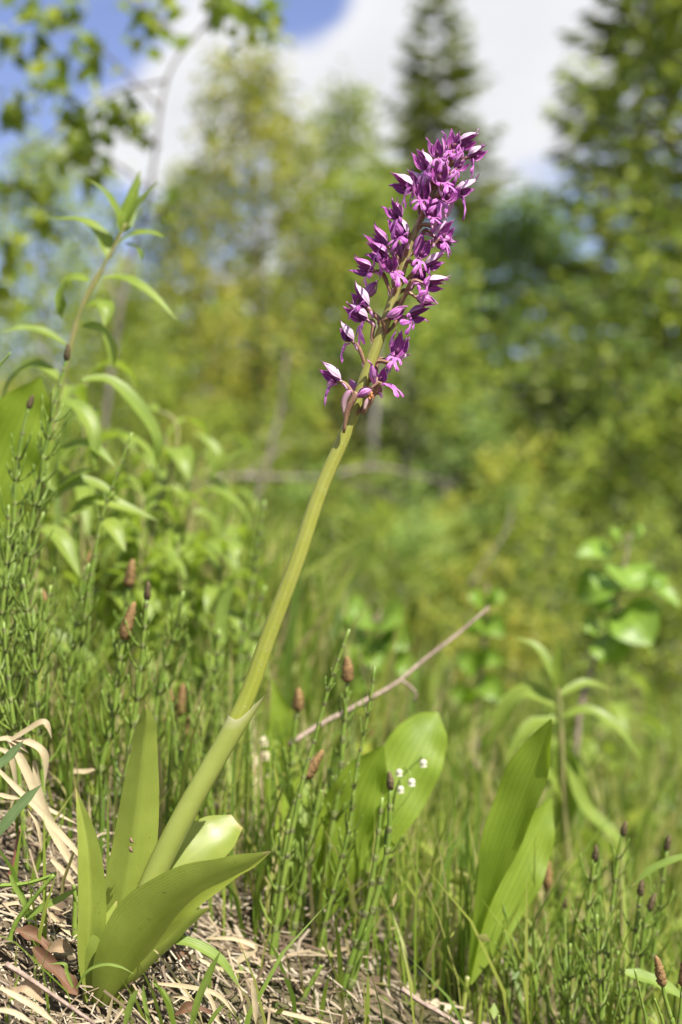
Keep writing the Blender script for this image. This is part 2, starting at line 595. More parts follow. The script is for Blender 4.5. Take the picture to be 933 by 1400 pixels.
def copy_tree(o, parent=None):
    c = o.copy()
    COL.objects.link(c)
    c.parent = parent
    for ch in list(o.children):
        copy_tree(ch, c)
    return c


def big_mesh(name, verts, faces, mat, smooth=False):
    """verts (N,3) float array, faces (M,k) int array"""
    me = bpy.data.meshes.new(name)
    nv, nf, k = len(verts), len(faces), faces.shape[1]
    me.vertices.add(nv)
    me.vertices.foreach_set('co', verts.astype(np.float32).ravel())
    me.loops.add(nf * k)
    me.loops.foreach_set('vertex_index', faces.astype(np.int32).ravel())
    me.polygons.add(nf)
    me.polygons.foreach_set('loop_start', np.arange(0, nf * k, k, dtype=np.int32))
    if smooth:
        me.polygons.foreach_set('use_smooth', np.ones(nf, dtype=bool))
    me.materials.append(mat)
    me.update(calc_edges=True)
    me.validate()
    return me


def spline(pts, n):
    """Catmull-Rom through the points"""
    pts = [V3(p) for p in pts]
    if len(pts) == 2:
        return [pts[0] + (pts[1] - pts[0]) * i / (n - 1) for i in range(n)]
    out = []
    m = len(pts) - 1
    for i in range(n):
        u = i / (n - 1) * m
        s = min(int(u), m - 1)
        t = u - s
        p1, p2 = pts[s], pts[s + 1]
        p0 = pts[s - 1] if s > 0 else 2 * p1 - p2
        p3 = pts[s + 2] if s + 2 <= m else 2 * p2 - p1
        out.append(0.5 * ((2 * p1) + (-p0 + p2) * t + (2 * p0 - 5 * p1 + 4 * p2 - p3) * t * t + (-p0 + 3 * p1 - 3 * p2 + p3) * t ** 3))
    return out


def interp(vals, n):
    x = np.linspace(0, 1, len(vals))
    return [float(v) for v in np.interp(np.linspace(0, 1, n), x, vals)]


def smooth_interp(vals, n):
    return [max(0.0, float(p[0])) for p in spline([(v, 0, 0) for v in vals], n)]


def P(px, py, d):
    return V3(((px - 466.5) * d * K, d, ZC + (700 - py) * d * K))


def sstep(a, b, x):
    t = np.clip((x - a) / (b - a), 0, 1)
    return t * t * (3 - 2 * t)


def gh(x, y):
    x = np.asarray(x, dtype=float)
    y = np.asarray(y, dtype=float)
    dy = y - FOC
    yy = np.where(dy > 0, 0.16 * (1 - np.exp(-np.maximum(dy, 0) / 0.16)), np.maximum(dy, -0.5))
    u = -0.45 * (x + 0.115) + 0.30 * yy
    z = -0.01 + 0.21 * np.tanh((u + 0.01) / 0.21)
    z = z - 0.15 * sstep(0.85, 1.6, y) * sstep(-0.2, 0.15, x)
    z = z - 0.03 * np.clip(y - 2, 0, 40)
    near = np.exp(-((y - 0.7) / 1.2) ** 2)
    z = z + near * (0.004 * np.sin(41 * x + 17 * y) + 0.003 * np.sin(67 * y - 23 * x + 1.3))
    z = z + (1 - near) * 0.05 * np.sin(0.9 * x + 0.4) * np.sin(0.7 * y)
    return z


# ---------------------------------------------------------------- ground
def graded(lo, hi, c, fine, growth):
    xs = [c]
    s = fine
    while xs[-1] < hi:
        xs.append(xs[-1] + s)
        if xs[-1] > c + 0.9:
            s *= growth
    ys = [c]
    s = fine
    while ys[-1] > lo:
        ys.append(ys[-1] - s)
        if ys[-1] < c - 0.6:
            s *= growth
    return np.array(sorted(set(xs + ys)))


gx = graded(-400, 400, 0.0, 0.02, 1.16)
gy = graded(-200, 900, 0.7, 0.02, 1.16)
X, Y = np.meshgrid(gx, gy)
Z = gh(X, Y)
verts = np.stack([X.ravel(), Y.ravel(), Z.ravel()], 1)
nx, ny = len(gx), len(gy)
idx = np.arange(nx * ny).reshape(ny, nx)
faces = np.stack([idx[:-1, :-1].ravel(), idx[:-1, 1:].ravel(), idx[1:, 1:].ravel(), idx[1:, :-1].ravel()], 1)
g = link('ground', big_mesh('ground', verts, faces, M['soil'], True))
tag(g, 'brown soil of the grassy bank sloping down to the meadow', 'ground', None, 'structure')


# ---------------------------------------------------------------- trees and shrubs
def leaf_quads(c, d, n, ln, wd):
    """rhombic folded leaves: centres, directions, normals (N,3), lengths, widths (N,)"""
    d = d / np.linalg.norm(d, axis=1, keepdims=True)
    s = np.cross(d, n)
    s = s / np.maximum(np.linalg.norm(s, axis=1, keepdims=True), 1e-9)
    up = np.cross(s, d)
    v = np.stack([c, c + d * ln[:, None] * 0.45 + s * wd[:, None] * 0.5 + up * wd[:, None] * 0.15,
                  c + d * ln[:, None], c + d * ln[:, None] * 0.45 - s * wd[:, None] * 0.5 + up * wd[:, None] * 0.15], 1).reshape(-1, 3)
    N = len(c)
    b = np.arange(N)[:, None] * 4
    f = np.concatenate([b + np.array([[0, 1, 2]]), b + np.array([[0, 2, 3]])], 0)
    return v, f


def deciduous(seed, h, prof, nlimb, per, leaf, crown_mat, bark_mat, t0=0.15, rise=0.6, trunk_r=None, stems=1, spread=0.06, thin=0.0):
    rng = np.random.default_rng(seed)
    mb = MB()
    cs, ds = [], []
    trunk_r = trunk_r or h * 0.011
    for st in range(stems):
        lean = rng.normal(0, 0.05 if stems == 1 else 0.32, 2)
        off = rng.normal(0, 0.0 if stems == 1 else 0.12, 2)
        hh = h * (1 if st == 0 else rng.uniform(0.65, 1.0))
        tp = [V3((off[0] + lean[0] * hh * (t ** 1.3) + 0.03 * hh * math.sin(3 * t + st), off[1] + lean[1] * hh * (t ** 1.3), hh * t - (0.06 if t == 0 else 0))) for t in np.linspace(0, 1, 9)]
        mb.tube(tp, [trunk_r * (1 - 0.88 * t) / math.sqrt(stems) for t in np.linspace(0, 1, 9)], 6)
        for i in range(nlimb // stems):
            t = t0 + (0.98 - t0) * (i + rng.random()) / (nlimb // stems)
            k = min(int(t * 8), 7)
            base = tp[k] + (tp[k + 1] - tp[k]) * (t * 8 - k)
            az = i * 2.4 + rng.normal(0, 0.4)
            L = prof(t) * h * rng.uniform(0.65, 1.2)
            if L < 0.02:
                continue
            out = V3((math.cos(az), math.sin(az), 0))
            r_ = rise * rng.uniform(0.6, 1.3)
            lp = [base + out * L * s + V3((0, 0, L * (r_ * s - 0.28 * s * s))) for s in (0, 0.33, 0.66, 1.0)]
            mb.tube(lp, [trunk_r * 0.28 * (1 - t * 0.6) * q for q in (1, 0.75, 0.5, 0.22)], 4, cap=False)
            nt = 5
            for q in range(nt):
                s = 0.3 + 0.7 * (q + rng.random()) / nt
                j = min(int(s * 3), 2)
                tb = lp[j] + (lp[j + 1] - lp[j]) * (s * 3 - j)
                td = norm(out * 0.5 + rng.normal(0, 0.7, 3) + V3((0, 0, 0.15)))
                tl = L * rng.uniform(0.2, 0.45) + 0.04
                te = tb + td * tl
                mb.tube([tb, tb + td * tl * 0.5 + V3((0, 0, 0.01)), te], [trunk_r * 0.07, trunk_r * 0.05, trunk_r * 0.03], 3, cap=False)
                n = max(2, int(per * rng.uniform(0.4, 1.5) * (1 - thin * t)))
                u = rng.random((n, 1)) ** 0.7
                c = tb + (te - tb) * u + rng.normal(0, spread, (n, 3))
                cs.append(c)
                ds.append(rng.normal(0, 0.6, (n, 3)) + td + V3((0, 0, -0.25)))
    c = np.concatenate(cs)
    d = np.concatenate(ds)
    N = len(c)
    nr = rng.normal(0, 0.55, (N, 3)) + V3((0, 0, 0.8))
    ln = leaf * rng.uniform(0.7, 1.3, N)
    v, f = leaf_quads(c, d, nr, ln, ln * rng.uniform(0.55, 0.85, N))
    return mb.mesh('trunk', bark_mat), big_mesh('crown', v, f, crown_mat)


def spruce(seed, h, width, mat=None, gap=0.24):
    rng = np.random.default_rng(seed)
    mb = MB()
    tp = [V3((0, 0, -0.1)), V3((0.01, 0, h * 0.4)), V3((0, 0.01, h * 0.8)), V3((0, 0, h))]
    mb.tube(tp, [h * 0.013, h * 0.009, h * 0.004, 0.004], 7)
    cs, ds, ns, lns, wds = [], [], [], [], []
    z = h * 0.06
    while z < h * 0.985:
        t = z / h
        L0 = width * (1 - t) ** 0.85 * (0.75 + 0.25 * min(1, t / 0.15)) + 0.05
        nb = int(rng.integers(5, 8)) if t < 0.85 else 4
        a0 = rng.random() * 6.28
        for i in range(nb):
            az = a0 + i * 6.283 / nb + rng.normal(0, 0.2)
            L = L0 * rng.uniform(0.6, 1.2)
            out = V3((math.cos(az), math.sin(az), 0))
            side = V3((-math.sin(az), math.cos(az), 0))
            dr = (0.35 - 0.9 * (1 - t)) * 0.55
            zz_ = z + rng.normal(0, 0.04)
            bp = [V3((0, 0, zz_)) + out * L * s + V3((0, 0, L * (dr * s + 0.22 * s * s))) for s in np.linspace(0, 1, 5)]
            mb.tube(bp, [0.012 * (1 - t * 0.6) * q for q in (1, 0.8, 0.6, 0.4, 0.2)], 3, cap=False)
            ntw = max(6, int(L / 0.024))
            s = 0.12 + 0.88 * rng.random(ntw)
            j = np.minimum((s * 4).astype(int), 3)
            B = np.array(bp)
            base = B[j] + (B[j + 1] - B[j]) * (s * 4 - j)[:, None]
            sg = rng.choice([-1, 1], ntw)
            dd = out * 0.75 + side[None, :] * (sg * rng.uniform(0.4, 1.0, ntw))[:, None] + V3((0, 0, -0.18)) + rng.normal(0, 0.12, (ntw, 3))
            tl = (L * 0.34 * (1.15 - s) + 0.09) * rng.uniform(0.7, 1.3, ntw)
            for kk in range(2):
                cs.append(base)
                ds.append(dd)
                nn = np.tile(V3((0, 0, 1)), (ntw, 1)) if kk == 0 else np.cross(dd, V3((0, 0, 1)))
                ns.append(nn + rng.normal(0, 0.2, (ntw, 3)))
                lns.append(tl)
                wds.append(np.full(ntw, 0.06 if kk == 0 else 0.04))
        z += gap * (1.1 - 0.6 * t) * rng.uniform(0.7, 1.3)
    # leading shoot
    v, f = leaf_quads(np.concatenate(cs), np.concatenate(ds), np.concatenate(ns), np.concatenate(lns), np.concatenate(wds))
    return mb.mesh('trunk', M['bark']), big_mesh('crown', v, f, mat or M['spruce_crown'])


def plant_tree(name, meshes, px, d, label, cat, group=None, rot=0.0, scale=1.0, sink=0.03):
    x = (px - 466.5) * d * K
    z = float(gh(x, d)) - sink
    e = thing(name, (x, d, z), label, cat, group)
    e.rotation_euler = (0, 0, rot)
    e.scale = (scale,) * 3
    for nm, me in zip(('trunk', 'crown'), meshes):
        o = bpy.data.objects.new(nm, me)
        COL.objects.link(o)
        o.parent = e
    return e


def H(top_py, d, px):
    """height of a tree at distance d whose top shows at top_py"""
    x = (px - 466.5) * d * K
    return ZC + (700 - top_py) * d * K - float(gh(x, d))


cone = lambda t: 0.26 * (1 - t) ** 0.7 + 0.02
oval = lambda t: 0.24 * math.sin(math.pi * min(1, 0.12 + 0.86 * t)) + 0.03
slim = lambda t: 0.15 * math.sin(math.pi * min(1, 0.2 + 0.8 * t)) + 0.03

# the spruces
h = H(-60, 17, 600)
plant_tree('spruce_tree', spruce(1, h, 2.0), 600, 17, 'tall narrow dark spruce with spiky top standing against the grey cloud', 'spruce', 'spruces at the wood edge', 0.4)
h = H(-200, 11.5, 880)
plant_tree('spruce_tree', spruce(2, h, 1.55), 880, 11.5, 'large dark spruce with drooping sunlit boughs and bare trunk in shade', 'spruce', 'spruces at the wood edge', 1.4)
h = H(240, 24, 500)
plant_tree('spruce_tree', spruce(3, h, 2.0), 505, 24, 'smaller bluish dark spruce standing behind the tall narrow spruce', 'spruce', 'spruces at the wood edge', 2.2)
# the yellow-green young larch-like birch behind the herb
h = H(60, 9.0, 345)
yb = deciduous(21, h, lambda t: cone(t) * 1.15, 74, 34, 0.05, M['yellow_crown'], M['bark'], 0.1, 0.35, None, 1, 0.08, 0.35)
plant_tree('birch_tree', yb, 340, 9.0, 'young yellow-green birch with narrow pointed crown and rusty tinted top', 'birch', 'young birches', 0.5)
h = H(-90, 6.0, 925)
rb = deciduous(22, h, lambda t: slim(t) * 1.15, 56, 26, 0.05, M['birch_crown'], M['bark'], 0.2, 0.6, None, 1, 0.07)
plant_tree('birch_tree', rb, 940, 6.0, 'slender leafy birch standing in front of the large dark spruce', 'birch', 'young birches', 0.9)
h = H(280, 13, 705)
ab = deciduous(23, h, oval, 50, 46, 0.07, M['pale_crown'], M['pale_bark'], 0.15, 0.5, None, 1, 0.11)
plant_tree('aspen_tree', ab, 700, 13, 'pale green young aspen with rounded crown beside the tall spruce', 'aspen', None, 0.2)
h = H(190, 8.0, 30)
lb = deciduous(24, h, oval, 40, 20, 0.05, M['birch_crown'], M['bark'], 0.15, 0.5, None, 1, 0.09)
plant_tree('birch_tree', lb, 40, 8.0, 'thin green birch with open airy crown against blue sky', 'birch', 'young birches', 1.1)
h = H(300, 10.0, 520)
mb2 = deciduous(25, h, oval, 44, 26, 0.055, M['birch_crown'], M['pale_bark'], 0.1, 0.5, None, 1, 0.1)
plant_tree('birch_tree', mb2, 490, 9.0, 'bushy green birch sapling behind the flower spike', 'birch', 'young birches', 0.3)

h = H(150, 11.0, 440)
nb_ = deciduous(26, h, lambda t: cone(t) * 0.9, 56, 30, 0.055, M['birch_crown'], M['pale_bark'], 0.1, 0.45, None, 1, 0.08, 0.4)
plant_tree('birch_tree', nb_, 440, 11.0, 'light green birch with pointed crown between the yellow-green birch and tall spruce', 'birch', 'young birches', 0.8)
h = H(215, 10.0, 190)
plant_tree('birch_tree', nb_, 175, 10.0, 'light green birch with pointed crown between the airy birch and yellow-green birch', 'birch', 'young birches', 2.4, h / H(150, 11.0, 440))

# shrubs along the wood edge
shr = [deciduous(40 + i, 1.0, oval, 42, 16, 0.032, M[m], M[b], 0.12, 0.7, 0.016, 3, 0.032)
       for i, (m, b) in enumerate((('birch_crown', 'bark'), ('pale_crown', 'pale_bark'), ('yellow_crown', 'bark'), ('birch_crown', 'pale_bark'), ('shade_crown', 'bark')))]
rs = random.Random(5)
shrubs = []
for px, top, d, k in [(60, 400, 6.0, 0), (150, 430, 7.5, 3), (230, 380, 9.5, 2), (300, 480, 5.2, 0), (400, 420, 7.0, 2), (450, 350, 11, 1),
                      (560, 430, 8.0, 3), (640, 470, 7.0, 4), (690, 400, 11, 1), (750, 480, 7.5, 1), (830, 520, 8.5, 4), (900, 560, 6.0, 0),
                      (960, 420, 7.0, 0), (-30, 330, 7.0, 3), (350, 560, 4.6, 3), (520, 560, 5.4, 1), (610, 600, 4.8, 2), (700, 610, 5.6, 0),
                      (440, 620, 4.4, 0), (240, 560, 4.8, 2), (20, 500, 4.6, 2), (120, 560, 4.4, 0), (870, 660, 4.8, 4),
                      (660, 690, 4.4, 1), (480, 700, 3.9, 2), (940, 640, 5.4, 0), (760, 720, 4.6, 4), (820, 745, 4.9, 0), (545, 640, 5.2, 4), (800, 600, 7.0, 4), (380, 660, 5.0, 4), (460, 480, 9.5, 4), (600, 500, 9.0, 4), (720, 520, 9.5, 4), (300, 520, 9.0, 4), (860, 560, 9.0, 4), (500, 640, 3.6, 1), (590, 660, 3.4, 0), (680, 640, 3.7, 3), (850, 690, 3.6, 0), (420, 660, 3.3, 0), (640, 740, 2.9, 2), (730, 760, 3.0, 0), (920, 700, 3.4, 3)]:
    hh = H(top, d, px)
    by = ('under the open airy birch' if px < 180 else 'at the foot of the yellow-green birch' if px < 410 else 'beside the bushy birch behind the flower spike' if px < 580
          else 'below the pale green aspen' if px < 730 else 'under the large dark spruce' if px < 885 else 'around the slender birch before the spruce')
    lab = ('low ' if d < 5.0 else 'tall ' if d > 7.2 else '') + ['green leafy shrub', 'pale green leafy shrub', 'yellow-green leafy shrub', 'green shrub with pale stems', 'green shrub coloured dark as gap shade'][k] + ' ' + by
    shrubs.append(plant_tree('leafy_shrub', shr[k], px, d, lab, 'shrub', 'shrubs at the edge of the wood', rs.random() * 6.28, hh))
rust = deciduous(61, 1.0, slim, 18, 5, 0.08, M['orange_crown'], M['bark'], 0.2, 0.7, 0.02, 3, 0.06)
gold = deciduous(62, 1.0, oval, 34, 16, 0.09, M['yellow_crown'], M['bark'], 0.1, 0.7, 0.02, 3, 0.06)
for px, top, d in ((905, 812, 4.0), (925, 890, 3.6)):
    plant_tree('rusty_shrub', rust, px, d, 'low rusty orange leafed shrub beyond the broad-leaved sapling', 'shrub', 'rusty shrubs in the meadow', px, H(top, d, px))
for px, top, d in ((830, 1020, 2.2), (590, 1040, 2.4)):
    plant_tree('yellow_shrub', gold, px, d, 'low yellowish leafy shrublet in the meadow grass', 'shrub', 'yellow shrublets in the meadow', px, H(top, d, px))
# denser wood behind, too far to tell trees apart
rng = np.random.default_rng(77)
cs = []
for i in range(46):
    x0 = rng.uniform(-22, 22)
    y0 = rng.uniform(24, 40)
    hh = rng.uniform(2.2, 5.6)
    n = 420
    t = rng.random(n)
    r = (0.9 * (1 - t) + 0.25) * hh * 0.28
    an = rng.random(n) * 6.283
    rad = r * np.sqrt(rng.random(n))
    cs.append(np.stack([x0 + rad * np.cos(an), y0 + rad * np.sin(an), -0.9 + hh * t], 1))
c = np.concatenate(cs)
N = len(c)
v, f = leaf_quads(c, rng.normal(0, 1, (N, 3)), rng.normal(0, 1, (N, 3)), rng.uniform(0.15, 0.4, N), rng.uniform(0.1, 0.22, N))
o = link('distant_wood', big_mesh('distant_wood', v, f, M['birch_crown']))
tag(o, 'distant green wood seen blurred between the nearer trees', 'wood', None, 'stuff')


# the overhanging birch branch at the top left
def branch_tree():
    d = 2.5
    rngb = np.random.default_rng(9)
    x = (110 - 466.5) * d * K
    base = V3((x, d + 0.1, float(gh(x, d)) - 0.03))
    e = thing('birch_sapling', base, 'slender birch sapling with grey bent branches and sparse leaf clusters against the sky', 'birch', 'young birches')
    mb = MB()
    main = spline([base, P(130, 700, d), P(165, 420, d), P(205, 260, d), P(228, 110, d), P(275, 40, d), P(330, -30, d)], 26)
    mb.tube(main, interp([0.008, 0.006, 0.0045, 0.0036, 0.003, 0.0025, 0.002], 26), 7)
    mb2 = []
    limbs = [[(205, 260), (150, 220), (80, 215), (10, 250)], [(222, 150), (130, 60), (60, 10)], [(228, 110), (150, 130), (60, 190), (0, 220)],
             [(275, 40), (330, 20), (380, 40)], [(165, 420), (120, 330), (60, 280), (-20, 280)], [(190, 310), (240, 280), (300, 300)], [(130, 600), (60, 480), (-10, 400)],
             [(255, 65), (210, 20), (150, -20)], [(218, 200), (180, 170), (160, 150)]]
    cl, cd = [], []
    leafy = [(110, 150, 40), (20, 150, 22), (175, 165, 30), (60, 25, 40), (345, 20, 42), (205, 20, 30), (120, 75, 25), (70, 110, 25), (110, 205, 25), (230, 285, 16),
             (30, 260, 25), (130, 240, 20), (10, 60, 20), (60, 300, 22), (300, 5, 25), (20, 340, 25), (10, 420, 25), (380, 45, 10), (170, 300, 14)]
    for li in limbs:
        dd = d + rngb.uniform(-0.25, 0.25)
        pts = spline([P(li[0][0], li[0][1], d)] + [P(a, b, d + (dd - d) * (i + 1) / len(li)) for i, (a, b) in enumerate(li[1:])], 12)
        mb.tube(pts, interp([0.0035, 0.0024, 0.0012], 12), 5, cap=False)
    for (a, b, rad) in leafy:
        dd = d + rngb.uniform(-0.2, 0.2)
        c0 = P(a, b, dd)
        n = int(rad * 0.85)
        mb.tube(spline([c0 + V3((0.03, 0, -0.03)), c0, c0 + V3((-0.03, 0, 0.02))], 5), 0.0012, 4, cap=False)
        cl.append(c0 + rngb.normal(0, rad * d * K * 0.5, (n, 3)))
        cd.append(rngb.normal(0, 0.6, (n, 3)) + V3((0, 0, -0.2)))
    c = np.concatenate(cl)
    N = len(c)
    ln = rngb.uniform(0.026, 0.05, N)
    v, f = leaf_quads(c, np.concatenate(cd), rngb.normal(0, 0.5, (N, 3)) + V3((0, 0, 0.8)), ln, ln * 0.72)
    mb.build('trunk', M['bark'], e)
    link('crown', big_mesh('crown', v, f, M['birch_crown']), e)


branch_tree()


# bare grey trunks and dead boughs in the shade of the wood
def dead_branch(name, pts, d, r, label, cat, mat='dead_wood', side=None):
    w = [P(a, b, d + dd) for a, b, dd in pts]
    e = MB()
    n = 16
    sp = spline(w, n)
    rr = random.Random(int(pts[0][0]))
    sp = [p + V3((rr.gauss(0, r * 0.2), 0, rr.gauss(0, r * 0.2))) for p in sp]
    e.tube(sp, interp([r, r * 0.85, r * 0.45], n), 7)
    for q in (side or ()):
        k = int(q[0] * (n - 1))
        e.tube(spline([sp[k], P(q[1], q[2], d + q[3])], 5), interp([r * 0.5, r * 0.2], 5), 5)
    o = e.build(name, M[mat])
    return tag(o, label, cat)


dead_branch('fallen_bough', [(255, 665, 0), (330, 652, 0.1), (420, 655, 0.2), (520, 640, 0.3), (620, 665, 0.5)], 3.4, 0.008, 'grey dead bough lying across the shrubs behind the orchid', 'bough', side=((0.3, 400, 600, 0.3), (0.6, 560, 690, 0.4)))
dead_branch('leaning_trunk', [(300, 860, 0), (335, 740, 0.05), (375, 600, 0.1), (395, 480, 0.1)], 3.4, 0.007, 'thin grey bare trunk leaning right behind the grass', 'trunk')
dead_branch('bare_trunk', [(508, 830, 0), (508, 680, 0), (512, 560, 0), (520, 430, 0.1)], 5.6, 0.015, 'pale upright bare trunk in shade behind the flower stem', 'trunk', 'pale_bark')
dead_branch('dry_stalk', [(640, 800, 0), (690, 730, 0.05), (700, 690, 0.1)], 2.4, 0.0018, 'short slanting dry stalk standing among blurred herbs', 'stalk')

# ---------------------------------------------------------------- meadow grass and undergrowth beyond the bank
def grass_field(n, y0, y1, hmin, hmax, wmin, wmax, seed, mat, name, label, xlim=0.75, power=1.4, keep=None):
    rng = np.random.default_rng(seed)
    y = y0 + (y1 - y0) * rng.random(n) ** power
    x = (rng.random(n) * 2 - 1) * (xlim * y * 0.72 * 0.667 + 0.15)
    if keep is not None:
        k = keep(x, y, rng)
        x, y = x[k], y[k]
        n = len(x)
    z = gh(x, y)
    h = rng.uniform(hmin, hmax, n)
    w = rng.uniform(wmin, wmax, n)
    az = rng.random(n) * 6.283
    lean = np.abs(rng.normal(0.25, 0.25, n))
    ldir = np.stack([np.cos(az), np.sin(az), np.zeros(n)], 1)
    fa = rng.random(n) * 6.283
    side = np.stack([np.cos(fa), np.sin(fa), np.zeros(n)], 1)
    base = np.stack([x, y, z - 0.005], 1)
    rows = []
    for t, ww in ((0, 0.6), (0.35, 1.0), (0.7, 0.75), (1.0, 0.05)):
        c = base + ldir * (h * lean * t * t)[:, None] + np.stack([np.zeros(n), np.zeros(n), h * (t - 0.25 * lean * t * t)], 1)
        rows += [c - side * (w * ww * 0.5)[:, None], c + side * (w * ww * 0.5)[:, None]]
    v = np.stack(rows, 1).reshape(-1, 3)
    b = np.arange(n)[:, None] * 8
    f = np.concatenate([b + np.array([[0, 1, 3, 2]]), b + np.array([[2, 3, 5, 4]]), b + np.array([[4, 5, 7, 6]])], 0)
    o = link(name, big_mesh(name, v, f, mat, True))
    return tag(o, label, 'grass', None, 'stuff')


grass_field(26000, 1.35, 9.0, 0.08, 0.26, 0.004, 0.012, 3, M['grass'], 'meadow_grass', 'blurred green meadow grass beyond the bank', 1.25, 1.6)
grass_field(6000, 9.0, 40.0, 0.3, 0.9, 0.02, 0.06, 4, M['grass'], 'far_grass', 'far green grass under the trees', 1.4, 1.3)
grass_field(13000, 0.78, 1.6, 0.03, 0.13, 0.0012, 0.0032, 6, M['grass'], 'bank_grass', 'fine green grass growing between horsetails on the bank', 1.2, 1.0)


def herb_scatter():
    """small blurred leaves of the herb layer between grass and shrubs"""
    rng = np.random.default_rng(31)
    n = 15000
    y = 1.35 + 7.5 * rng.random(n) ** 1.5
    x = (rng.random(n) * 2 - 1) * (0.85 * y * 0.48 + 0.2)
    clump = np.sin(x * 5.1 + 1.3 * y) * np.sin(y * 3.3 - x * 2.2)
    k = rng.random(n) < 0.62 + 0.38 * clump
    x, y = x[k], y[k]
    n = len(x)
    z = gh(x, y) + rng.random(n) ** 1.4 * (0.06 + 0.035 * y)
    ln = rng.uniform(0.025, 0.075, n)
    v, f = leaf_quads(np.stack([x, y, z], 1), rng.normal(0, 0.7, (n, 3)) + V3((0, 0, 0.1)), rng.normal(0, 0.5, (n, 3)) + V3((0, -0.2, 0.7)), ln, ln * rng.uniform(0.35, 0.75, n))
    o = link('undergrowth', big_mesh('undergrowth', v, f, M['birch_crown']))
    tag(o, 'blurred leafy green undergrowth between the bank and shrubs', 'undergrowth', None, 'stuff')


herb_scatter()

# ---------------------------------------------------------------- the orchid
MM = FOC * K                                   # one photograph pixel at the orchid, in metres
ORX = P(135, 1375, FOC)
orchid = thing('orchid', (ORX[0], ORX[1], float(gh(ORX[0], ORX[1]))), 'tall purple-flowered orchid with leaning stem and broad basal leaves', 'orchid')

STEM = [(150, 1365, .004), (178, 1280, .006), (212, 1195, .007), (248, 1122, .006), (290, 1045, .005), (335, 960, .004), (368, 868, .002), (405, 770, 0), (438, 672, 0),
        (478, 580, 0), (508, 492, 0), (528, 438, 0), (546, 382, 0), (562, 330, 0), (582, 286, 0), (602, 240, 0), (615, 212, 0), (620, 198, 0)]
SW = [18, 20, 22, 23, 24, 24, 23, 22, 20.5, 18, 16, 14.5, 12.5, 10, 8, 6, 4.5, 3.5]
sp = spline([P(a, b, FOC + dd) for a, b, dd in STEM], 70)
rad = [w * 0.5 * MM for w in interp(SW, 70)]
mb = MB()
mb.tube(sp, rad, 18, bumps=lambda i, j: 1 + 0.035 * math.sin(j * 2.1 + i * 0.05))
mb.build('stem', M['stem'], orchid)


def stem_at(py):
    best = min(range(len(sp)), key=lambda i: abs((ZC - sp[i][2]) / (sp[i][1] * K) + 700 - py))
    return sp[best], rad[best]


# leaf sheath clasping the lower stem, its free tip at the right
mb = MB()
sh_pts = [p for p in sp if 965 < (ZC - p[2]) / (p[1] * K) + 700 < 1235]
n = len(sh_pts)
mb.tube(sh_pts, interp([15.5 * MM, 16.0 * MM, 15.2 * MM, 13.6 * MM, 12.7 * MM], n), 20, cap=False)
tg = norm(sh_pts[-1] - sh_pts[-4])
for i in range(n - 7, n):
    w_ = ((i - (n - 8)) / 7.0) ** 1.5
    for j in range(21):
        q = i * 21 + j
        p = V3(mb.v[q])
        dv = norm(p - sh_pts[i])
        s_ = max(0.0, dv[0] * .96 - dv[1] * .28) ** 4
        p = p + tg * MM * w_ * (56 * s_ - 18 * (1 - s_)) + dv * MM * w_ * (5.5 * s_ - .45 * (1 - s_)) + V3((1, 0, -.5)) * MM * w_ * 6 * s_
        mb.v[q] = tuple(p)
mb.build('leaf_sheath', M['orchid_sheath'], orchid)

ORL = [
    # centre line (px, py, depth offset), half widths in px, normal, fold, vee, wave
    ('tall upright', [(146, 1372, 0), (158, 1290, .004), (178, 1180, .006), (190, 1085, .006), (197, 1015, .004), (200, 985, .002), (198, 962, .0)], [14, 33, 33, 26, 17, 11, 0.5], (0.15, 1, 0.15), 0.42, True, .06),
    ('narrow left', [(126, 1368, -.002), (121, 1300, -.004), (123, 1225, -.004), (118, 1150, -.003), (104, 1078, 0)], [9, 18, 19, 14, 0.6], (0.45, -1, 0.0), 0.75, True, .02),
    ('front', [(138, 1376, -.006), (158, 1325, -.012), (200, 1270, -.018), (255, 1226, -.024), (312, 1196, -.03), (345, 1180, -.032), (371, 1164, -.034)], [10, 30, 45, 41, 26, 15, 0.6], [(-0.3, 0.95, 0.0), (-0.3, 0.75, 0.5)], 0.42, False, .03),
    ('lit back', [(196, 1250, .012), (226, 1205, .018), (262, 1170, .026), (296, 1143, .034), (324, 1124, .042)], [14, 30, 36, 32, 13], (0.1, -0.78, 0.55), 0.22, False, .02),
    ('low right', [(140, 1377, .0), (178, 1345, .006), (222, 1302, .014), (262, 1262, .02), (290, 1240, .024)], [12, 27, 30, 22, 1], (-0.1, 0.55, 0.8), 0.30, False, .03),
    ('short inner', [(124, 1370, -.004), (132, 1320, -.006), (146, 1275, -.004), (160, 1232, .002)], [10, 18, 15, 1], (-0.25, 0.9, 0.2), 0.35, False, .02),
]
for nm, pts, hw, nv, fold, vee, wave in ORL:
    mb = MB()
    n = 30
    cl = spline([P(a, b, FOC + dd) for a, b, dd in pts], n)
    if isinstance(nv, list):
        nv = [tuple(V3(nv[0]) + (V3(nv[1]) - V3(nv[0])) * min(1, 1.5 * q / (n - 1))) for q in range(n)]
    mb.blade(cl, [w * MM for w in smooth_interp(hw, n)], nv, 10, fold, vee, wave, seed=len(nm))
    mb.build('leaf', M['orchid_leaf'], orchid)


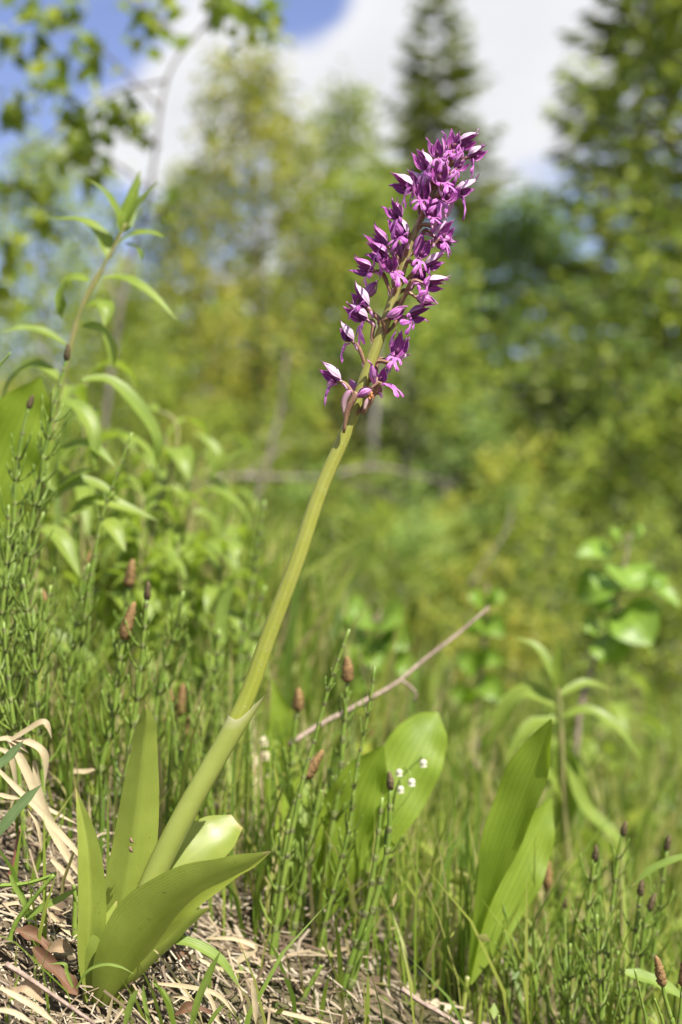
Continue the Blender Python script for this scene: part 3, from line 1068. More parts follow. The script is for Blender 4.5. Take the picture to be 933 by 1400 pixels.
# flowers: shared sub-part meshes in flower coordinates (x side, y front opening, z along the hood), millimetres
def tepal(th0, half, R, L, close, mats, rr, thick=0.00022, rs=1.0, sharp=1.05):
    mb = MB()
    nv, nu = 13, 6
    cl = close + rr.uniform(-.25, .25)
    tw = rr.uniform(-22, 22)
    L *= rr.uniform(.82, 1.14)
    flare = rr.uniform(.0, .55) if close < .5 else 0
    for layer in range(2):
        for i in range(nv):
            v = i / (nv - 1)
            r = R * rs * float(np.interp(v, [0, .12, .35, .6, .85, 1.0], [.28, .66, 1.0, .98, .84 - cl * .3, .86 + flare - cl * .72]))
            w = half * (math.sin(math.pi * (0.14 + 0.86 * v ** 0.85)) ** sharp) if v < 1 else 0.0
            for j in range(nu + 1):
                c = -1 + 2 * j / nu
                th = math.radians(th0 + w * c + tw * v * v)
                rr_ = r - (thick if layer == 1 else 0) + R * .10 * (1 - c * c) * math.sin(math.pi * v)
                zc = L * v - 0.05 * L * (c * c) * v
                mb.v.append((math.sin(th) * rr_, math.cos(th) * rr_ + 0.12 * L * v * (1 - v) - 0.0006, zc))
                mb.uvs.append((j / nu, v))
        o = layer * nv * (nu + 1)
        for i in range(nv - 1):
            for j in range(nu):
                q = o + i * (nu + 1) + j
                fc = (q, q + 1, q + nu + 2, q + nu + 1)
                mb.f.append(fc if layer == 1 else fc[::-1])
                mb.mi.append(layer)
    return mb.mesh('tepal', mats)


def flower_kit(kind, seed):
    rr = random.Random(seed)
    R = 0.0041 if kind != 'b' else 0.0029
    L = 0.0118 * rr.uniform(0.93, 1.07)
    cl = {'o': -0.1, 'p': 0.1, 'b': 1.0}[kind] * rr.uniform(0.8, 1.2)
    outm = M['sepal_out'] if kind == 'p' else M['sepal_dark']
    lat = {'o': 106, 'p': 110, 'b': 80}[kind] + rr.uniform(-5, 5)
    hw = {'o': 38, 'p': 40, 'b': 64}[kind]
    kit = [('sepal', tepal(180, hw, R, L, cl, [outm, M['sepal_in']], rr)),
           ('sepal', tepal(lat, hw, R * 1.02, L * 0.97, cl, [outm, M['sepal_in']], rr)),
           ('sepal', tepal(-lat, hw, R * 1.02, L * 0.95, cl, [outm, M['sepal_in']], rr)),
           ('petal', tepal(146, 24, R * 0.80, L * 0.9, cl, [M['petal'], M['petal']], rr)),
           ('petal', tepal(-146, 24, R * 0.80, L * 0.88, cl, [M['petal'], M['petal']], rr))]
    mb = MB()
    mb.tube([(0, 0.0002, 0.0010), (0, 0.0008, 0.0016), (0, 0.0010, 0.0026), (0, 0.0006, 0.0036), (0, 0.0, 0.0042)], [0.0003, 0.0009, 0.0011, 0.0009, 0.0003], 7)
    kit.append(('column', mb.mesh('column', M['column'])))
    if kind != 'b':
        mb = MB()
        up = (0, 0.5, 0.8)
        w = 0.00092
        dr = rr.uniform(0.5, 1.2)
        sx = rr.uniform(-.0012, .0012)
        body = spline([(0, 0.0008, 0.0002), (0, 0.0028, 0.0004), (sx * .5, 0.0048, -0.0008 * dr), (sx, 0.0062, -0.0022 * dr)], 8)
        mb.blade(body, smooth_interp([1.2 * w, 1.6 * w, 1.2 * w, 1.8 * w], 8), up, 4, -0.35, wave=.15, seed=seed)
        for sgn in (-1, 1):
            k1, k2 = rr.uniform(.7, 1.1), rr.uniform(.7, 1.15)
            arm = spline([(sgn * .0008, .0026, .0003), (sgn * .0026 * k1, .0036, .0003), (sgn * .0038 * k1, .0042 + .001 * k2, -.0010 * dr), (sgn * .0042 * k1, .0044 + .002 * k2, -.0022 * dr)], 8)
            mb.blade(arm, smooth_interp([.9 * w, .85 * w, .9 * w, .45 * w], 8), up, 3, -0.4, wave=.2, seed=seed + 1)
            leg = spline([(sgn * .0006 + sx, .0056, -.0016 * dr), (sgn * .0017 + sx, .0070, -.0032 * dr), (sgn * .0027 * k2 + sx, .0078, -.0050 * dr), (sgn * .0030 * k2 + sx, .0080, -.0062 * dr)], 8)
            mb.blade(leg, smooth_interp([1.0 * w, 1.15 * w, 1.5 * w, .6 * w], 8), up, 3, -0.35, wave=.2, seed=seed + 2)
        kit.append(('lip', mb.mesh('lip', M['lip'])))
        mb = MB()
        mb.tube(spline([(0, -.0004, .0006), (0, -.0004, -.0012), (0, .0002, -.0032), (0, .0012, -.0048)], 7), interp([.0009, .00085, .0008, .0005], 7), 7)
        kit.append(('spur', mb.mesh('spur', M['spur'])))
    return kit


KITS = {k: [flower_kit(k, i * 7 + ord(k)) for i in range(5)] for k in 'opb'}
FLW = [(619, 192, 92, 0, 'o', 0), (641, 195, 22, 50, 'p', 2), (597, 202, 95, -10, 'o', -2), (578, 221, 122, -45, 'p', -2), (609, 214, 80, 165, 'p', 5), (600, 235, 95, 8, 'o', -6),
       (633, 222, 45, 28, 'o', -3), (654, 211, 24, 65, 'p', 0), (549, 253, 152, -55, 'p', 0), (566, 248, 140, -60, 'p', 4), (577, 259, 92, 0, 'o', -6), (588, 246, 70, 150, 'p', 6),
       (617, 262, 58, 18, 'o', -4), (637, 260, 22, 70, 'p', 2), (538, 288, 128, -35, 'o', -2), (590, 284, 92, 0, 'o', -7), (605, 288, 60, 160, 'p', 7), (545, 313, 116, -38, 'p', -4),
       (517, 327, 138, -42, 'o', -1), (516, 347, 152, -48, 'o', -3), (531, 357, 108, 15, 'o', -7), (497, 367, 163, -40, 'o', -1), (611, 316, 48, 38, 'p', -2), (578, 339, 72, 22, 'o', -7),
       (595, 360, 32, 60, 'p', -1), (545, 341, 100, 160, 'o', 6), (574, 377, 58, 40, 'o', 5), (606, 332, -25, 60, 'o', 4), (595, 389, 2, 50, 'p', -2), (582, 411, -10, 70, 'b', -3),
       (542, 429, 32, 60, 'b', -5), (574, 430, 18, 45, 'o', 1), (490, 408, 132, -58, 'p', -1), (507, 397, 45, 160, 'b', 5), (486, 431, 148, -65, 'p', 0), (471, 457, 132, -70, 'p', -2),
       (450, 513, 140, -66, 'p', -1), (546, 472, 74, 8, 'o', -4), (542, 490, 15, 110, 'p', 3), (519, 511, 96, 50, 'o', -4), (497, 536, 212, 60, 'b', -8), (485, 531, 112, 160, 'b', 6)]
rf = random.Random(3)
for i, (cx, cy, ang, phi, kind, dm) in enumerate(FLW):
    a = math.radians(ang + rf.uniform(-4, 4))
    ph = math.radians(phi)
    u = V3((math.cos(a), 0, math.sin(a)))
    cw = V3((math.sin(a), 0, -math.cos(a)))
    fr = V3((0, -1, 0)) * math.cos(ph) + cw * math.sin(ph)
    u = norm(u + fr * 0.10)
    fr = norm(fr - u * np.dot(fr, u))
    s = np.cross(fr, u)
    sc = 1.0 if kind != 'b' else 0.9
    sc *= rf.uniform(0.92, 1.12)
    if cy < 230:
        sc *= 0.90
    if i in (40, 41, 38):
        sc *= 0.75
    base = P(cx, cy, FOC + dm * 0.001) - u * 0.0054 * sc
    Mw = Matrix(((s[0] * sc, fr[0] * sc, u[0] * sc, base[0]), (s[1] * sc, fr[1] * sc, u[1] * sc, base[1]), (s[2] * sc, fr[2] * sc, u[2] * sc, base[2]), (0, 0, 0, 1)))
    e = bpy.data.objects.new('flower', None)
    e.empty_display_size = 0.004
    COL.objects.link(e)
    e.parent = orchid
    e.matrix_parent_inverse = Matrix.Translation(-orchid.location)
    e.matrix_basis = Mw
    for nm, me in KITS[kind][(i * 3 + i // 5) % 5]:
        o = bpy.data.objects.new(nm, me)
        COL.objects.link(o)
        o.parent = e
        if nm == 'lip':
            k_ = rf.uniform(1.0, 1.25) if abs(phi) >= 35 else rf.uniform(.75, .98)
            o.scale = (k_, k_, k_)
            o.rotation_euler = (rf.uniform(.15, .75) if abs(phi) >= 35 else rf.uniform(-.4, .3), rf.uniform(-.25, .25), rf.uniform(-.35, .35))
    # ovary / stalk from the stem
    left = cx < stem_at(cy)[0][0] / MM + 466.5
    apy = min(562, cy + (44 if left else 26) + (4 if abs(phi) < 30 else 0))
    at, ar = stem_at(apy)
    dirn = norm(V3((base[0] - at[0], base[1] - at[1] - 0.0005, 0)))
    p0 = at + dirn * ar * 0.7
    L = np.linalg.norm(base - p0)
    p1 = p0 + V3((0.30, 0, 0.75)) * L * 0.35 + dirn * L * 0.15
    p2 = base - u * 0.30 * L + V3((0, 0, 0.05)) * L
    q = spline([p0, p1, p2, base + u * 0.0006], 14)
    mb = MB()
    mb.tube(q, interp([0.0006, 0.0009, 0.0010, 0.0009, 0.0007], 14), 7, bumps=lambda i_, j_: 1 + 0.14 * math.sin(j_ * 1.8 + i_ * 0.55))
    ov = mb.mesh('ovary', M['ovary'])
    o = bpy.data.objects.new('ovary', ov)
    COL.objects.link(o)
    o.parent = e
    o.matrix_parent_inverse = Mw.inverted()
    mb = MB()
    mb.blade(spline([p0 - V3((0, 0, .0006)), p0 + dirn * 0.0008 + V3((0, 0, .002)), p0 + dirn * 0.001 + V3((0.001, 0, .0045))], 6), smooth_interp([.0010, .0011, .0001], 6), tuple(dirn), 3, 0.4)
    o = bpy.data.objects.new('bract', mb.mesh('bract', M['bract']))
    COL.objects.link(o)
    o.parent = e
    o.matrix_parent_inverse = Mw.inverted()

# unopened and withered flowers at the foot of the spike
for pts, w, m in (([(470, 592, -6), (475, 562, -7), (486, 541, -8), (484, 535, -8)], [2, 3.8, 4, 1.2], 'ovary'), ([(472, 572, -3), (470, 552, -3), (476, 538, -3), (482, 534, -3)], [1.8, 4, 4, 1.2], 'bract'),
                  ([(496, 566, -4), (506, 548, -5), (513, 530, -4), (516, 516, -3)], [3.5, 4.5, 4, 2], 'ovary'), ([(498, 560, -7), (502, 548, -7), (510, 540, -6)], [2, 3, 1.5], 'bract')):
    mb = MB()
    q = spline([P(a, b, FOC + c * .001) for a, b, c in pts], 12)
    mb.tube(q, [x * MM for x in smooth_interp(w, 12)], 8, bumps=lambda i_, j_: 1 + 0.12 * math.sin(j_ * 2 + i_ * .5))
    mb.build('spent_ovary' if m == 'ovary' else 'bract', M[m], orchid)
mb = MB()
for k in range(6):
    a = rf.uniform(0, 6.28)
    p = P(506 + 5 * math.cos(a), 541 + 7 * math.sin(a), FOC - .007)
    mb.tube(spline([P(506, 542, FOC - .006), (p + P(506, 541, FOC - .009)) / 2, p], 5), [.0005, .0007, .0006, .0005, .0003], 5)
mb.build('withered_flower', M['withered'], orchid)

# tiny insect husks stuck to the tall leaf
for (a, b, ln_) in ((180, 1149, 6), (179, 1161, 7)):
    mb = MB()
    mb.tube(spline([P(a - 1, b - ln_ * .6, FOC - .0035), P(a - .5, b, FOC - .005), P(a + 2, b + ln_ * .6, FOC - .0035)], 8), [x * MM for x in smooth_interp([.5, 2.2, 1.4, 2.4, .5], 8)], 7)
    for k in range(4):
        mb.tube([P(a, b - 2 + k * 1.5, FOC - .0045), P(a + (4 if k % 2 else -4), b + k * 2 - 2, FOC - .003)], .3 * MM, 4)
    o = mb.build('insect_husk', M['husk'])
    tag(o, 'tiny dry brown insect husk stuck on the tall upright orchid leaf', 'insect', 'insect husks on the orchid leaf')


# ---------------------------------------------------------------- horsetails
CONE_BUMP = lambda i, j: 1 + 0.13 * (1 if (i + j) % 2 else -1)


def horsetail_parts(path, r, seed, branch=1.0, tip='plain', spacing=0.017, blen=0.022, nb=6, bead=False, low=0.25):
    """path: base to top; returns [(name, mesh), ...] in the coordinates of the path"""
    rr = random.Random(seed)
    pts = spline(path, 30)
    seg = [0.0]
    for i in range(1, 30):
        seg.append(seg[-1] + float(np.linalg.norm(pts[i] - pts[i - 1])))
    Lt = seg[-1]

    def at(s):
        s = min(max(s, 0), Lt)
        k = min(int(np.searchsorted(seg, s, 'right')) - 1, 28)
        f = (s - seg[k]) / max(1e-9, seg[k + 1] - seg[k])
        p = pts[k] + (pts[k + 1] - pts[k]) * f
        return p, norm(pts[k + 1] - pts[k])
    out = []
    clen = (0.0185 if tip == 'cone' else 0.0095) * rr.uniform(0.75, 1.2)
    mb = MB()
    mb.tube(pts, [r * (1 - 0.45 * i / 29) for i in range(30)], 7)
    out.append(('stem', mb.mesh('horsetail_stem', M['tail_stem'])))
    s = rr.uniform(0.01, spacing)
    rot = rr.random() * 6
    while s < Lt - 0.004:
        p, t = at(s)
        rs_ = r * (1 - 0.45 * s / Lt)
        mb = MB()
        mb.tube([p - t * rs_ * 0.6, p + t * rs_ * 0.2, p + t * rs_ * 1.6, p + t * rs_ * 2.1], [rs_ * 1.02, rs_ * 1.12, rs_ * 1.22, rs_ * 1.05], 7, 0, cap=False)
        fr_ = s / Lt
        if fr_ > low and fr_ < 0.93 and rr.random() < branch:
            x = norm(np.cross(t, V3((0.3, 0.9, 0.1))))
            y = np.cross(t, x)
            m = max(2, int(nb * rr.uniform(0.6, 1.2)))
            for k in range(m):
                an = rot + k * 6.283 / m + rr.uniform(-.25, .25)
                o_ = x * math.cos(an) + y * math.sin(an)
                bl = blen * rr.uniform(0.5, 1.25) * (1.15 - 0.6 * fr_)
                ri = rr.uniform(0.55, 1.0)
                ou = rr.uniform(.6, 1.15)
                bp = [p + o_ * rs_, p + o_ * bl * 0.32 * ou + t * bl * 0.30 * ri, p + o_ * bl * 0.52 * ou + t * bl * 0.75 * ri, p + o_ * bl * 0.62 * ou + t * bl * 1.2 * ri]
                q = spline(bp, 7)
                br = rs_ * 0.42
                mb.tube(q, [br * (1.25 if jj % 2 else 0.85) for jj in range(6)] + [br * 0.4], 4, 1)
        out.append(('whorl', mb.mesh('horsetail_whorl', [M['tail_sheath'], M['tail_branch']])))
        rot += 0.5
        s += spacing * rr.uniform(0.8, 1.2) * (0.75 if bead and fr_ > .5 else 1.0) * (1.15 - 0.5 * fr_)
    if tip in ('cone', 'spent'):
        p, t = at(Lt)
        mb = MB()
        cr_ = r * (1.36 if tip == 'cone' else 0.88)
        n = 17
        bend = V3((rr.uniform(-.12, .12), 0, 0))
        cp = [p - t * 0.001 + t * clen * k / (n - 1) + bend * clen * (k / (n - 1)) ** 2 for k in range(n)]
        prof = [0.6, 0.85, 1.0, 1.04, 1.05, 1.05, 1.03, 1.0, 0.96, 0.92, 0.86, 0.80, 0.73, 0.65, 0.55, 0.42, 0.22]
        jit = [rr.uniform(0.86, 1.12) for _ in range(n * 10)]
        mb.tube(cp, [cr_ * q for q in prof], 10, bumps=lambda a_, b_: jit[(a_ * 10 + b_)] * (1 + 0.2 * (1 if (a_ + b_) % 2 else -1)))
        out.append(('cone', mb.mesh('horsetail_cone', M['tail_cone'] if tip == 'cone' else M['tail_spent'])))
    return out


def to_ground(pts):
    """lengthen a downward pixel line until it meets the bank"""
    p, q = pts[-2], pts[-1]
    t = norm(q - p)
    if t[2] > -0.5:
        t = norm(V3((t[0], t[1], -0.9)))
    c = q.copy()
    for _ in range(400):
        if c[2] < float(gh(c[0], c[1])) - 0.004:
            break
        c = c + t * 0.003
        t = norm(t + V3((0, 0, -0.02)))
    else:
        return pts
    if np.linalg.norm(c - q) > 0.004:
        pts = pts + [q + (c - q) * 0.5, c]
    return pts


HTL = {'cone': 'slender green jointed horsetail topped by a brown cone',
       'spent': 'green jointed horsetail topped by a withered blackish cone',
       'plain': 'green jointed horsetail with whorls of thin branches',
       'bead': 'thin beaded green horsetail shoot without cone'}


def horsetail(pix, d, w, seed, tip='plain', where='', branch=0.8, nb=5, blen=0.02, spacing=0.017, low=0.3, grp=None):
    rr = random.Random(seed)
    top_to_low = to_ground([P(a, b, d) for a, b in pix])
    path = top_to_low[::-1]
    if len(path) < 2:
        return
    base = path[0]
    e = thing('horsetail', base, HTL[tip] + where, 'horsetail', 'horsetails: ' + HTL[tip] + where)
    parts = horsetail_parts(path, w * 0.57 * d * K, seed, branch, tip, spacing, blen, nb, tip == 'bead', low)
    for nm, me in parts:
        link(nm, me, e)
    return e


LB, OR_, RB, MB_ = ' at the top of the bank', ' in the grass behind the orchid leaves', ' in front of the far meadow', ' around the broad lily leaves'
HT = [
    # pixels top to low, depth, width px, tip, where, branch, number, length
    ([(40, 556), (30, 600), (22, 660), (17, 760), (8, 880)], .80, 8, 'spent', LB, .9, 6, .022),
    ([(91, 490), (82, 530), (72, 570), (56, 650), (40, 740), (28, 830)], .80, 8, 'spent', LB, .9, 6, .022),
    ([(15, 482), (-2, 505), (-20, 560)], .78, 5, 'bead', LB, .2, 3, .01),
    ([(12, 690), (10, 760), (2, 860)], .78, 7, 'plain', LB, 1, 6, .026),
    ([(60, 700), (42, 770), (30, 860), (25, 940)], .82, 7, 'plain', LB, 1, 6, .026),
    ([(181, 591), (160, 650), (139, 711), (123, 798), (112, 880)], .84, 6, 'bead', LB, .5, 4, .014),
    ([(122, 770), (110, 830), (100, 890), (92, 960)], .84, 8, 'plain', LB, .9, 6, .024),
    ([(70, 800), (56, 878), (50, 950)], .80, 7, 'plain', LB, .9, 6, .024),
    ([(31, 790), (45, 886), (53, 986)], .78, 8, 'plain', LB, .8, 6, .026),
    ([(5, 850), (14, 950), (20, 1000)], .76, 8, 'plain', LB, .8, 6, .026),
    ([(170, 872), (164, 903), (156, 975), (139, 1048), (130, 1110)], .80, 10, 'cone', OR_, .8, 5, .022),
    ([(201, 818), (192, 925), (178, 1020), (167, 1109), (160, 1180)], .80, 9, 'spent', OR_, .7, 5, .022),
    ([(176, 800), (170, 850), (160, 930)], .92, 9, 'cone', OR_, .7, 5, .02),
    ([(251, 808), (237, 878), (217, 947), (205, 1060)], .86, 8, 'plain', OR_, .9, 6, .024),
    ([(258, 1010), (252, 1080), (246, 1180)], .90, 8, 'cone', OR_, .6, 4, .02),
    ([(246, 975), (240, 1050), (236, 1150)], .96, 8, 'cone', OR_, .6, 4, .02),
    ([(362, 684), (353, 744), (344, 807), (329, 888), (318, 1000)], 1.05, 8, 'bead', OR_, .5, 4, .016),
    ([(363, 801), (347, 861), (335, 960)], 1.0, 9, 'plain', OR_, .6, 5, .02),
    ([(300, 860), (290, 960), (280, 1060)], .92, 8, 'plain', OR_, .8, 6, .024),
    ([(478, 860), (462, 905), (447, 951), (429, 1017), (415, 1064), (395, 1160)], .76, 7, 'bead', MB_, .25, 3, .01),
    ([(513, 911), (502, 984), (487, 1057), (476, 1140), (450, 1240)], .78, 6, 'bead', MB_, .3, 3, .012),
    ([(475, 930), (471, 984), (464, 1071), (445, 1180), (425, 1260)], .82, 10, 'cone', MB_, .5, 5, .018),
    ([(420, 1062), (408, 1085), (395, 1130), (380, 1210)], .80, 9, 'cone', MB_, .6, 5, .018),
    ([(407, 970), (402, 1010), (396, 1071), (385, 1160)], .88, 9, 'cone', MB_, .7, 5, .02),
    ([(395, 1120), (388, 1180), (380, 1260), (369, 1357)], .78, 9, 'plain', MB_, .7, 5, .02),
    ([(440, 1080), (433, 1106), (412, 1220), (388, 1337)], .80, 9, 'plain', MB_, .6, 5, .02),
    ([(468, 1000), (452, 1120), (430, 1225), (400, 1340)], .84, 9, 'plain', MB_, .6, 5, .02),
    ([(491, 1032), (475, 1145), (446, 1257), (395, 1370)], .80, 9, 'plain', MB_, .5, 5, .018),
    ([(523, 1090), (513, 1177), (501, 1244), (478, 1321), (456, 1395)], .76, 9, 'plain', MB_, .25, 4, .014),
    ([(534, 1077), (530, 1160), (510, 1244), (491, 1309), (469, 1386)], .76, 10, 'spent', MB_, .15, 4, .014),
    ([(440, 1320), (420, 1355), (398, 1396)], .74, 9, 'plain', MB_, .1, 3, .01),
    ([(852, 1140), (846, 1168), (836, 1250), (828, 1333), (822, 1398)], .80, 8, 'spent', RB, .9, 5, .02),
    ([(912, 1160), (900, 1254), (886, 1368)], .82, 8, 'spent', RB, .9, 6, .02),
    ([(814, 1175), (805, 1233), (800, 1315), (789, 1386)], .80, 9, 'spent', RB, .9, 6, .02),
    ([(876, 1222), (871, 1261), (857, 1386)], .78, 9, 'spent', RB, .9, 6, .02),
    ([(889, 1242), (880, 1280), (872, 1390)], .80, 9, 'spent', RB, .9, 6, .02),
    ([(816, 1250), (818, 1310), (821, 1365), (822, 1400)], .76, 7, 'plain', RB, .9, 6, .026),
    ([(906, 1345), (909, 1362), (917, 1390), (922, 1410)], .68, 8, 'cone', RB, .2, 4, .014),
    ([(934, 1345), (930, 1390), (928, 1410)], .70, 8, 'cone', RB, .3, 4, .014),
    ([(728, 1312), (732, 1350), (736, 1400)], .80, 8, 'plain', RB, 1, 8, .05),
    ([(748, 1215), (742, 1280), (736, 1390)], .90, 8, 'cone', RB, .9, 6, .022),
    ([(772, 1240), (768, 1300), (760, 1395)], .92, 8, 'spent', RB, .9, 6, .022),
    ([(690, 1300), (694, 1350), (700, 1400)], .84, 7, 'plain', RB, 1, 7, .03),
    ([(780, 1290), (778, 1340), (776, 1400)], .78, 7, 'plain', RB, 1, 7, .03),
    ([(845, 1300), (848, 1350), (850, 1400)], .78, 7, 'plain', RB, 1, 7, .03),
    ([(868, 1325), (878, 1370), (885, 1405)], .70, 5, 'bead', RB, .2, 3, .012),
    ([(895, 1365), (902, 1385), (908, 1405)], .68, 5, 'bead', RB, .2, 3, .012),
    ([(682, 1388), (682, 1396), (683, 1404)], .70, 6, 'bead', RB, .0, 3, .012),
]
for i, (pix, d, w, tip, wh, br, nb, bl) in enumerate(HT):
    horsetail(pix, d, w, 100 + i, tip, wh, br, nb, bl)

# the rest of the stand: copies of a few grown plants
protos = []
for i, tip in enumerate(('plain', 'plain', 'cone', 'plain', 'plain', 'plain', 'plain')):
    rr = random.Random(900 + i)
    b = [V3((0, 0, 0))]
    top = V3((rr.uniform(-.02, .04), rr.uniform(-.02, .02), .20))
    path = [V3((0, 0, 0)), top * 0.35 + V3((rr.uniform(-.006, .006), 0, 0)), top * 0.7 + V3((rr.uniform(-.006, .006), 0, 0)), top]
    protos.append((tip, horsetail_parts(path, 0.0015, 950 + i, rr.uniform(.2, .55), tip, rr.uniform(.016, .026), 0.026, rr.choice((2, 3, 4, 5)), False, 0.25)))
rr = random.Random(77)
FH = {'cone': 'small brown-coned horsetail in the crowded stand', 'spent': 'small dark-tipped horsetail in the crowded stand', 'plain': 'small branching horsetail in the crowded stand'}


def fill_horsetail(px, d, top, where):
    x = (px - 466.5) * d * K
    z = float(gh(x, d))
    hgt = ZC + (700 - top) * d * K - z
    if hgt < 0.03 or hgt > 0.34:
        return
    tip, parts = protos[rr.randrange(len(protos))]
    e = thing('horsetail', (x, d, z - 0.003), FH[tip] + where, 'horsetail', 'crowded horsetails: ' + FH[tip] + where)
    k = hgt / 0.20
    e.scale = (min(k, 1.15), min(k, 1.15), k)
    e.rotation_euler = (rr.gauss(0, .09), rr.gauss(0.06, .13), rr.random() * 6.28)
    for nm, me in parts:
        o = bpy.data.objects.new(nm, me)
        COL.objects.link(o)
        o.parent = e


for _ in range(84):
    fill_horsetail(rr.uniform(40, 400), rr.uniform(.82, 1.25), rr.gauss(950, 65), ' behind the orchid leaves')
for _ in range(24):
    fill_horsetail(rr.uniform(-20, 130), rr.uniform(.84, 1.05), rr.gauss(800, 80), ' below the tall leafy herb')
for _ in range(24):
    fill_horsetail(rr.uniform(370, 600), rr.uniform(.98, 1.3), rr.gauss(1090, 60), ' around the lily with white bells')
for _ in range(46):
    fill_horsetail(rr.uniform(600, 960), rr.uniform(.82, 1.15), rr.gauss(1270, 45), ' beside the lone pair of lily leaves')


# ---------------------------------------------------------------- broad-leaved herbs
def arch_leaf(mb_pts, hw, d, mat, parent, seed=0, nrm=(0.1, -0.45, 0.85), fold=0.25, name='leaf', dd=0.0, wave=0.05):
    rr = random.Random(seed)
    n = 16
    m = len(mb_pts)
    cl = spline([P(a, b, d + dd * i / (m - 1)) for i, (a, b) in enumerate(mb_pts)], n)
    t = np.linspace(0, 1, n)
    prof = [max(0.02, math.sin(math.pi * (0.06 + 0.94 * tt ** 0.8)) ** 0.9) for tt in t]
    prof[-1] = 0.02
    mb = MB()
    mb.blade(cl, [hw * d * K * p for p in prof], nrm, 6, fold, False, wave, seed=seed)
    return mb.build(name, M[mat], parent)


def herb(stem, d, sw, leaves, label, mat='herb_leaf', name='leafy_herb', cat='herb', group=None, stem_mat='herb_stem', leaf_scale=1.0):
    path = to_ground([P(a, b, d) for a, b in stem])[::-1]
    e = thing(name, path[0], label, cat, group)
    sp_ = spline(path, 26)
    mb = MB()
    mb.tube(sp_, interp([sw * .6 * d * K, sw * .5 * d * K, sw * .25 * d * K], 26), 7)
    mb.build('stem', M[stem_mat], e)
    for i, lf in enumerate(leaves):
        pts, hw = lf[0], lf[1]
        nrm = lf[2] if len(lf) > 2 else (0.1, -0.45, 0.85)
        arch_leaf(pts, hw * leaf_scale, d, mat, e, i + 5, nrm, 0.3, dd=(-1) ** i * 0.012)
    return e


herb([(172, 305), (165, 322), (150, 350), (130, 385), (110, 425), (95, 480), (72, 580), (60, 660), (50, 760)], .93, 8,
     [([(150, 355), (141, 325), (112, 302), (56, 299)], 9), ([(166, 318), (160, 290), (142, 262), (119, 244)], 7), ([(168, 318), (176, 285), (192, 232)], 9, (0.6, -0.7, 0.3)),
      ([(170, 316), (190, 280), (219, 246)], 7, (-0.5, -0.6, 0.5)), ([(171, 312), (182, 275), (195, 245)], 6, (-.5, -.7, .3)), ([(160, 335), (180, 322), (205, 319), (227, 325)], 9), ([(172, 334), (188, 340), (193, 357)], 7),
      ([(140, 380), (172, 382), (206, 402), (242, 437)], 9), ([(122, 385), (98, 382), (85, 405), (83, 436)], 12), ([(118, 420), (136, 414), (146, 425), (143, 447)], 11),
      ([(112, 447), (136, 452), (150, 475), (156, 505)], 12), ([(92, 472), (60, 455), (30, 450), (-4, 456)], 8), ([(112, 520), (150, 522), (190, 560), (214, 600), (214, 635)], 12),
      ([(72, 600), (67, 635), (78, 675)], 15, (-0.3, -0.9, 0.2)), ([(72, 682), (100, 662), (135, 665), (167, 688)], 13), ([(78, 668), (105, 650), (138, 640)], 9), ([(95, 705), (130, 688), (170, 695), (218, 713)], 13),
      ([(138, 712), (155, 722), (172, 755)], 11), ([(84, 520), (50, 500), (20, 515), (0, 550)], 11), ([(80, 545), (110, 560), (128, 590), (130, 640)], 11), ([(66, 620), (35, 600), (5, 610)], 11), ([(62, 650), (95, 615), (125, 610), (160, 640)], 12), ([(58, 690), (30, 680), (5, 710)], 13), ([(55, 720), (85, 740), (110, 790)], 12), ([(40, 850), (70, 872), (120, 905), (158, 972)], 14)],
     'tall leafy herb with narrow arching leaves rising above the horsetails on the bank', leaf_scale=1.3)
herb([(285, 640), (275, 665), (262, 700), (256, 760), (250, 860), (246, 950)], 1.30, 10,
     [([(285, 648), (296, 620), (280, 600), (262, 590)], 9), ([(285, 652), (310, 630), (340, 612)], 10), ([(285, 655), (304, 665), (310, 690), (304, 730)], 11), ([(264, 692), (235, 668), (205, 680), (190, 712)], 10),
      ([(262, 702), (285, 705), (297, 735), (288, 775)], 11), ([(262, 735), (256, 770), (260, 812)], 22, (0, -1, 0.15)), ([(256, 760), (230, 740), (200, 752), (185, 790)], 12)],
     'blurred pale green herb with curled narrow leaves behind the bank')
herb([(216, 562), (236, 572), (243, 600), (232, 650), (212, 700), (200, 780)], 1.2, 8, [([(216, 562), (205, 556), (196, 570)], 9), ([(212, 700), (190, 720), (170, 760)], 10), ([(205, 750), (225, 770), (232, 810)], 10)],
     'blurred herb shoot with nodding hooked tip behind the bank')
herb([(762, 925), (765, 960), (768, 1010), (772, 1100), (780, 1220)], 1.12, 9,
     [([(762, 948), (748, 905), (730, 882), (703, 872)], 9), ([(763, 948), (762, 910), (766, 868)], 9, (0.2, -0.9, 0.2)), ([(766, 950), (795, 936), (815, 936), (836, 944)], 9),
      ([(768, 980), (805, 972), (845, 996), (878, 1042)], 11), ([(760, 965), (725, 948), (695, 968), (668, 1022)], 20), ([(764, 985), (740, 985), (715, 1005), (690, 1045)], 12), ([(770, 1020), (792, 1050), (795, 1085), (800, 1115)], 10),
      ([(775, 1040), (800, 1105), (845, 1150), (866, 1215)], 13), ([(768, 1010), (776, 1080), (768, 1160)], 18, (0, -1, .1)), ([(772, 1100), (750, 1060), (715, 1050), (680, 1075)], 12)],
     'blurred herb with whorl of long arching leaves behind the right lily leaves')

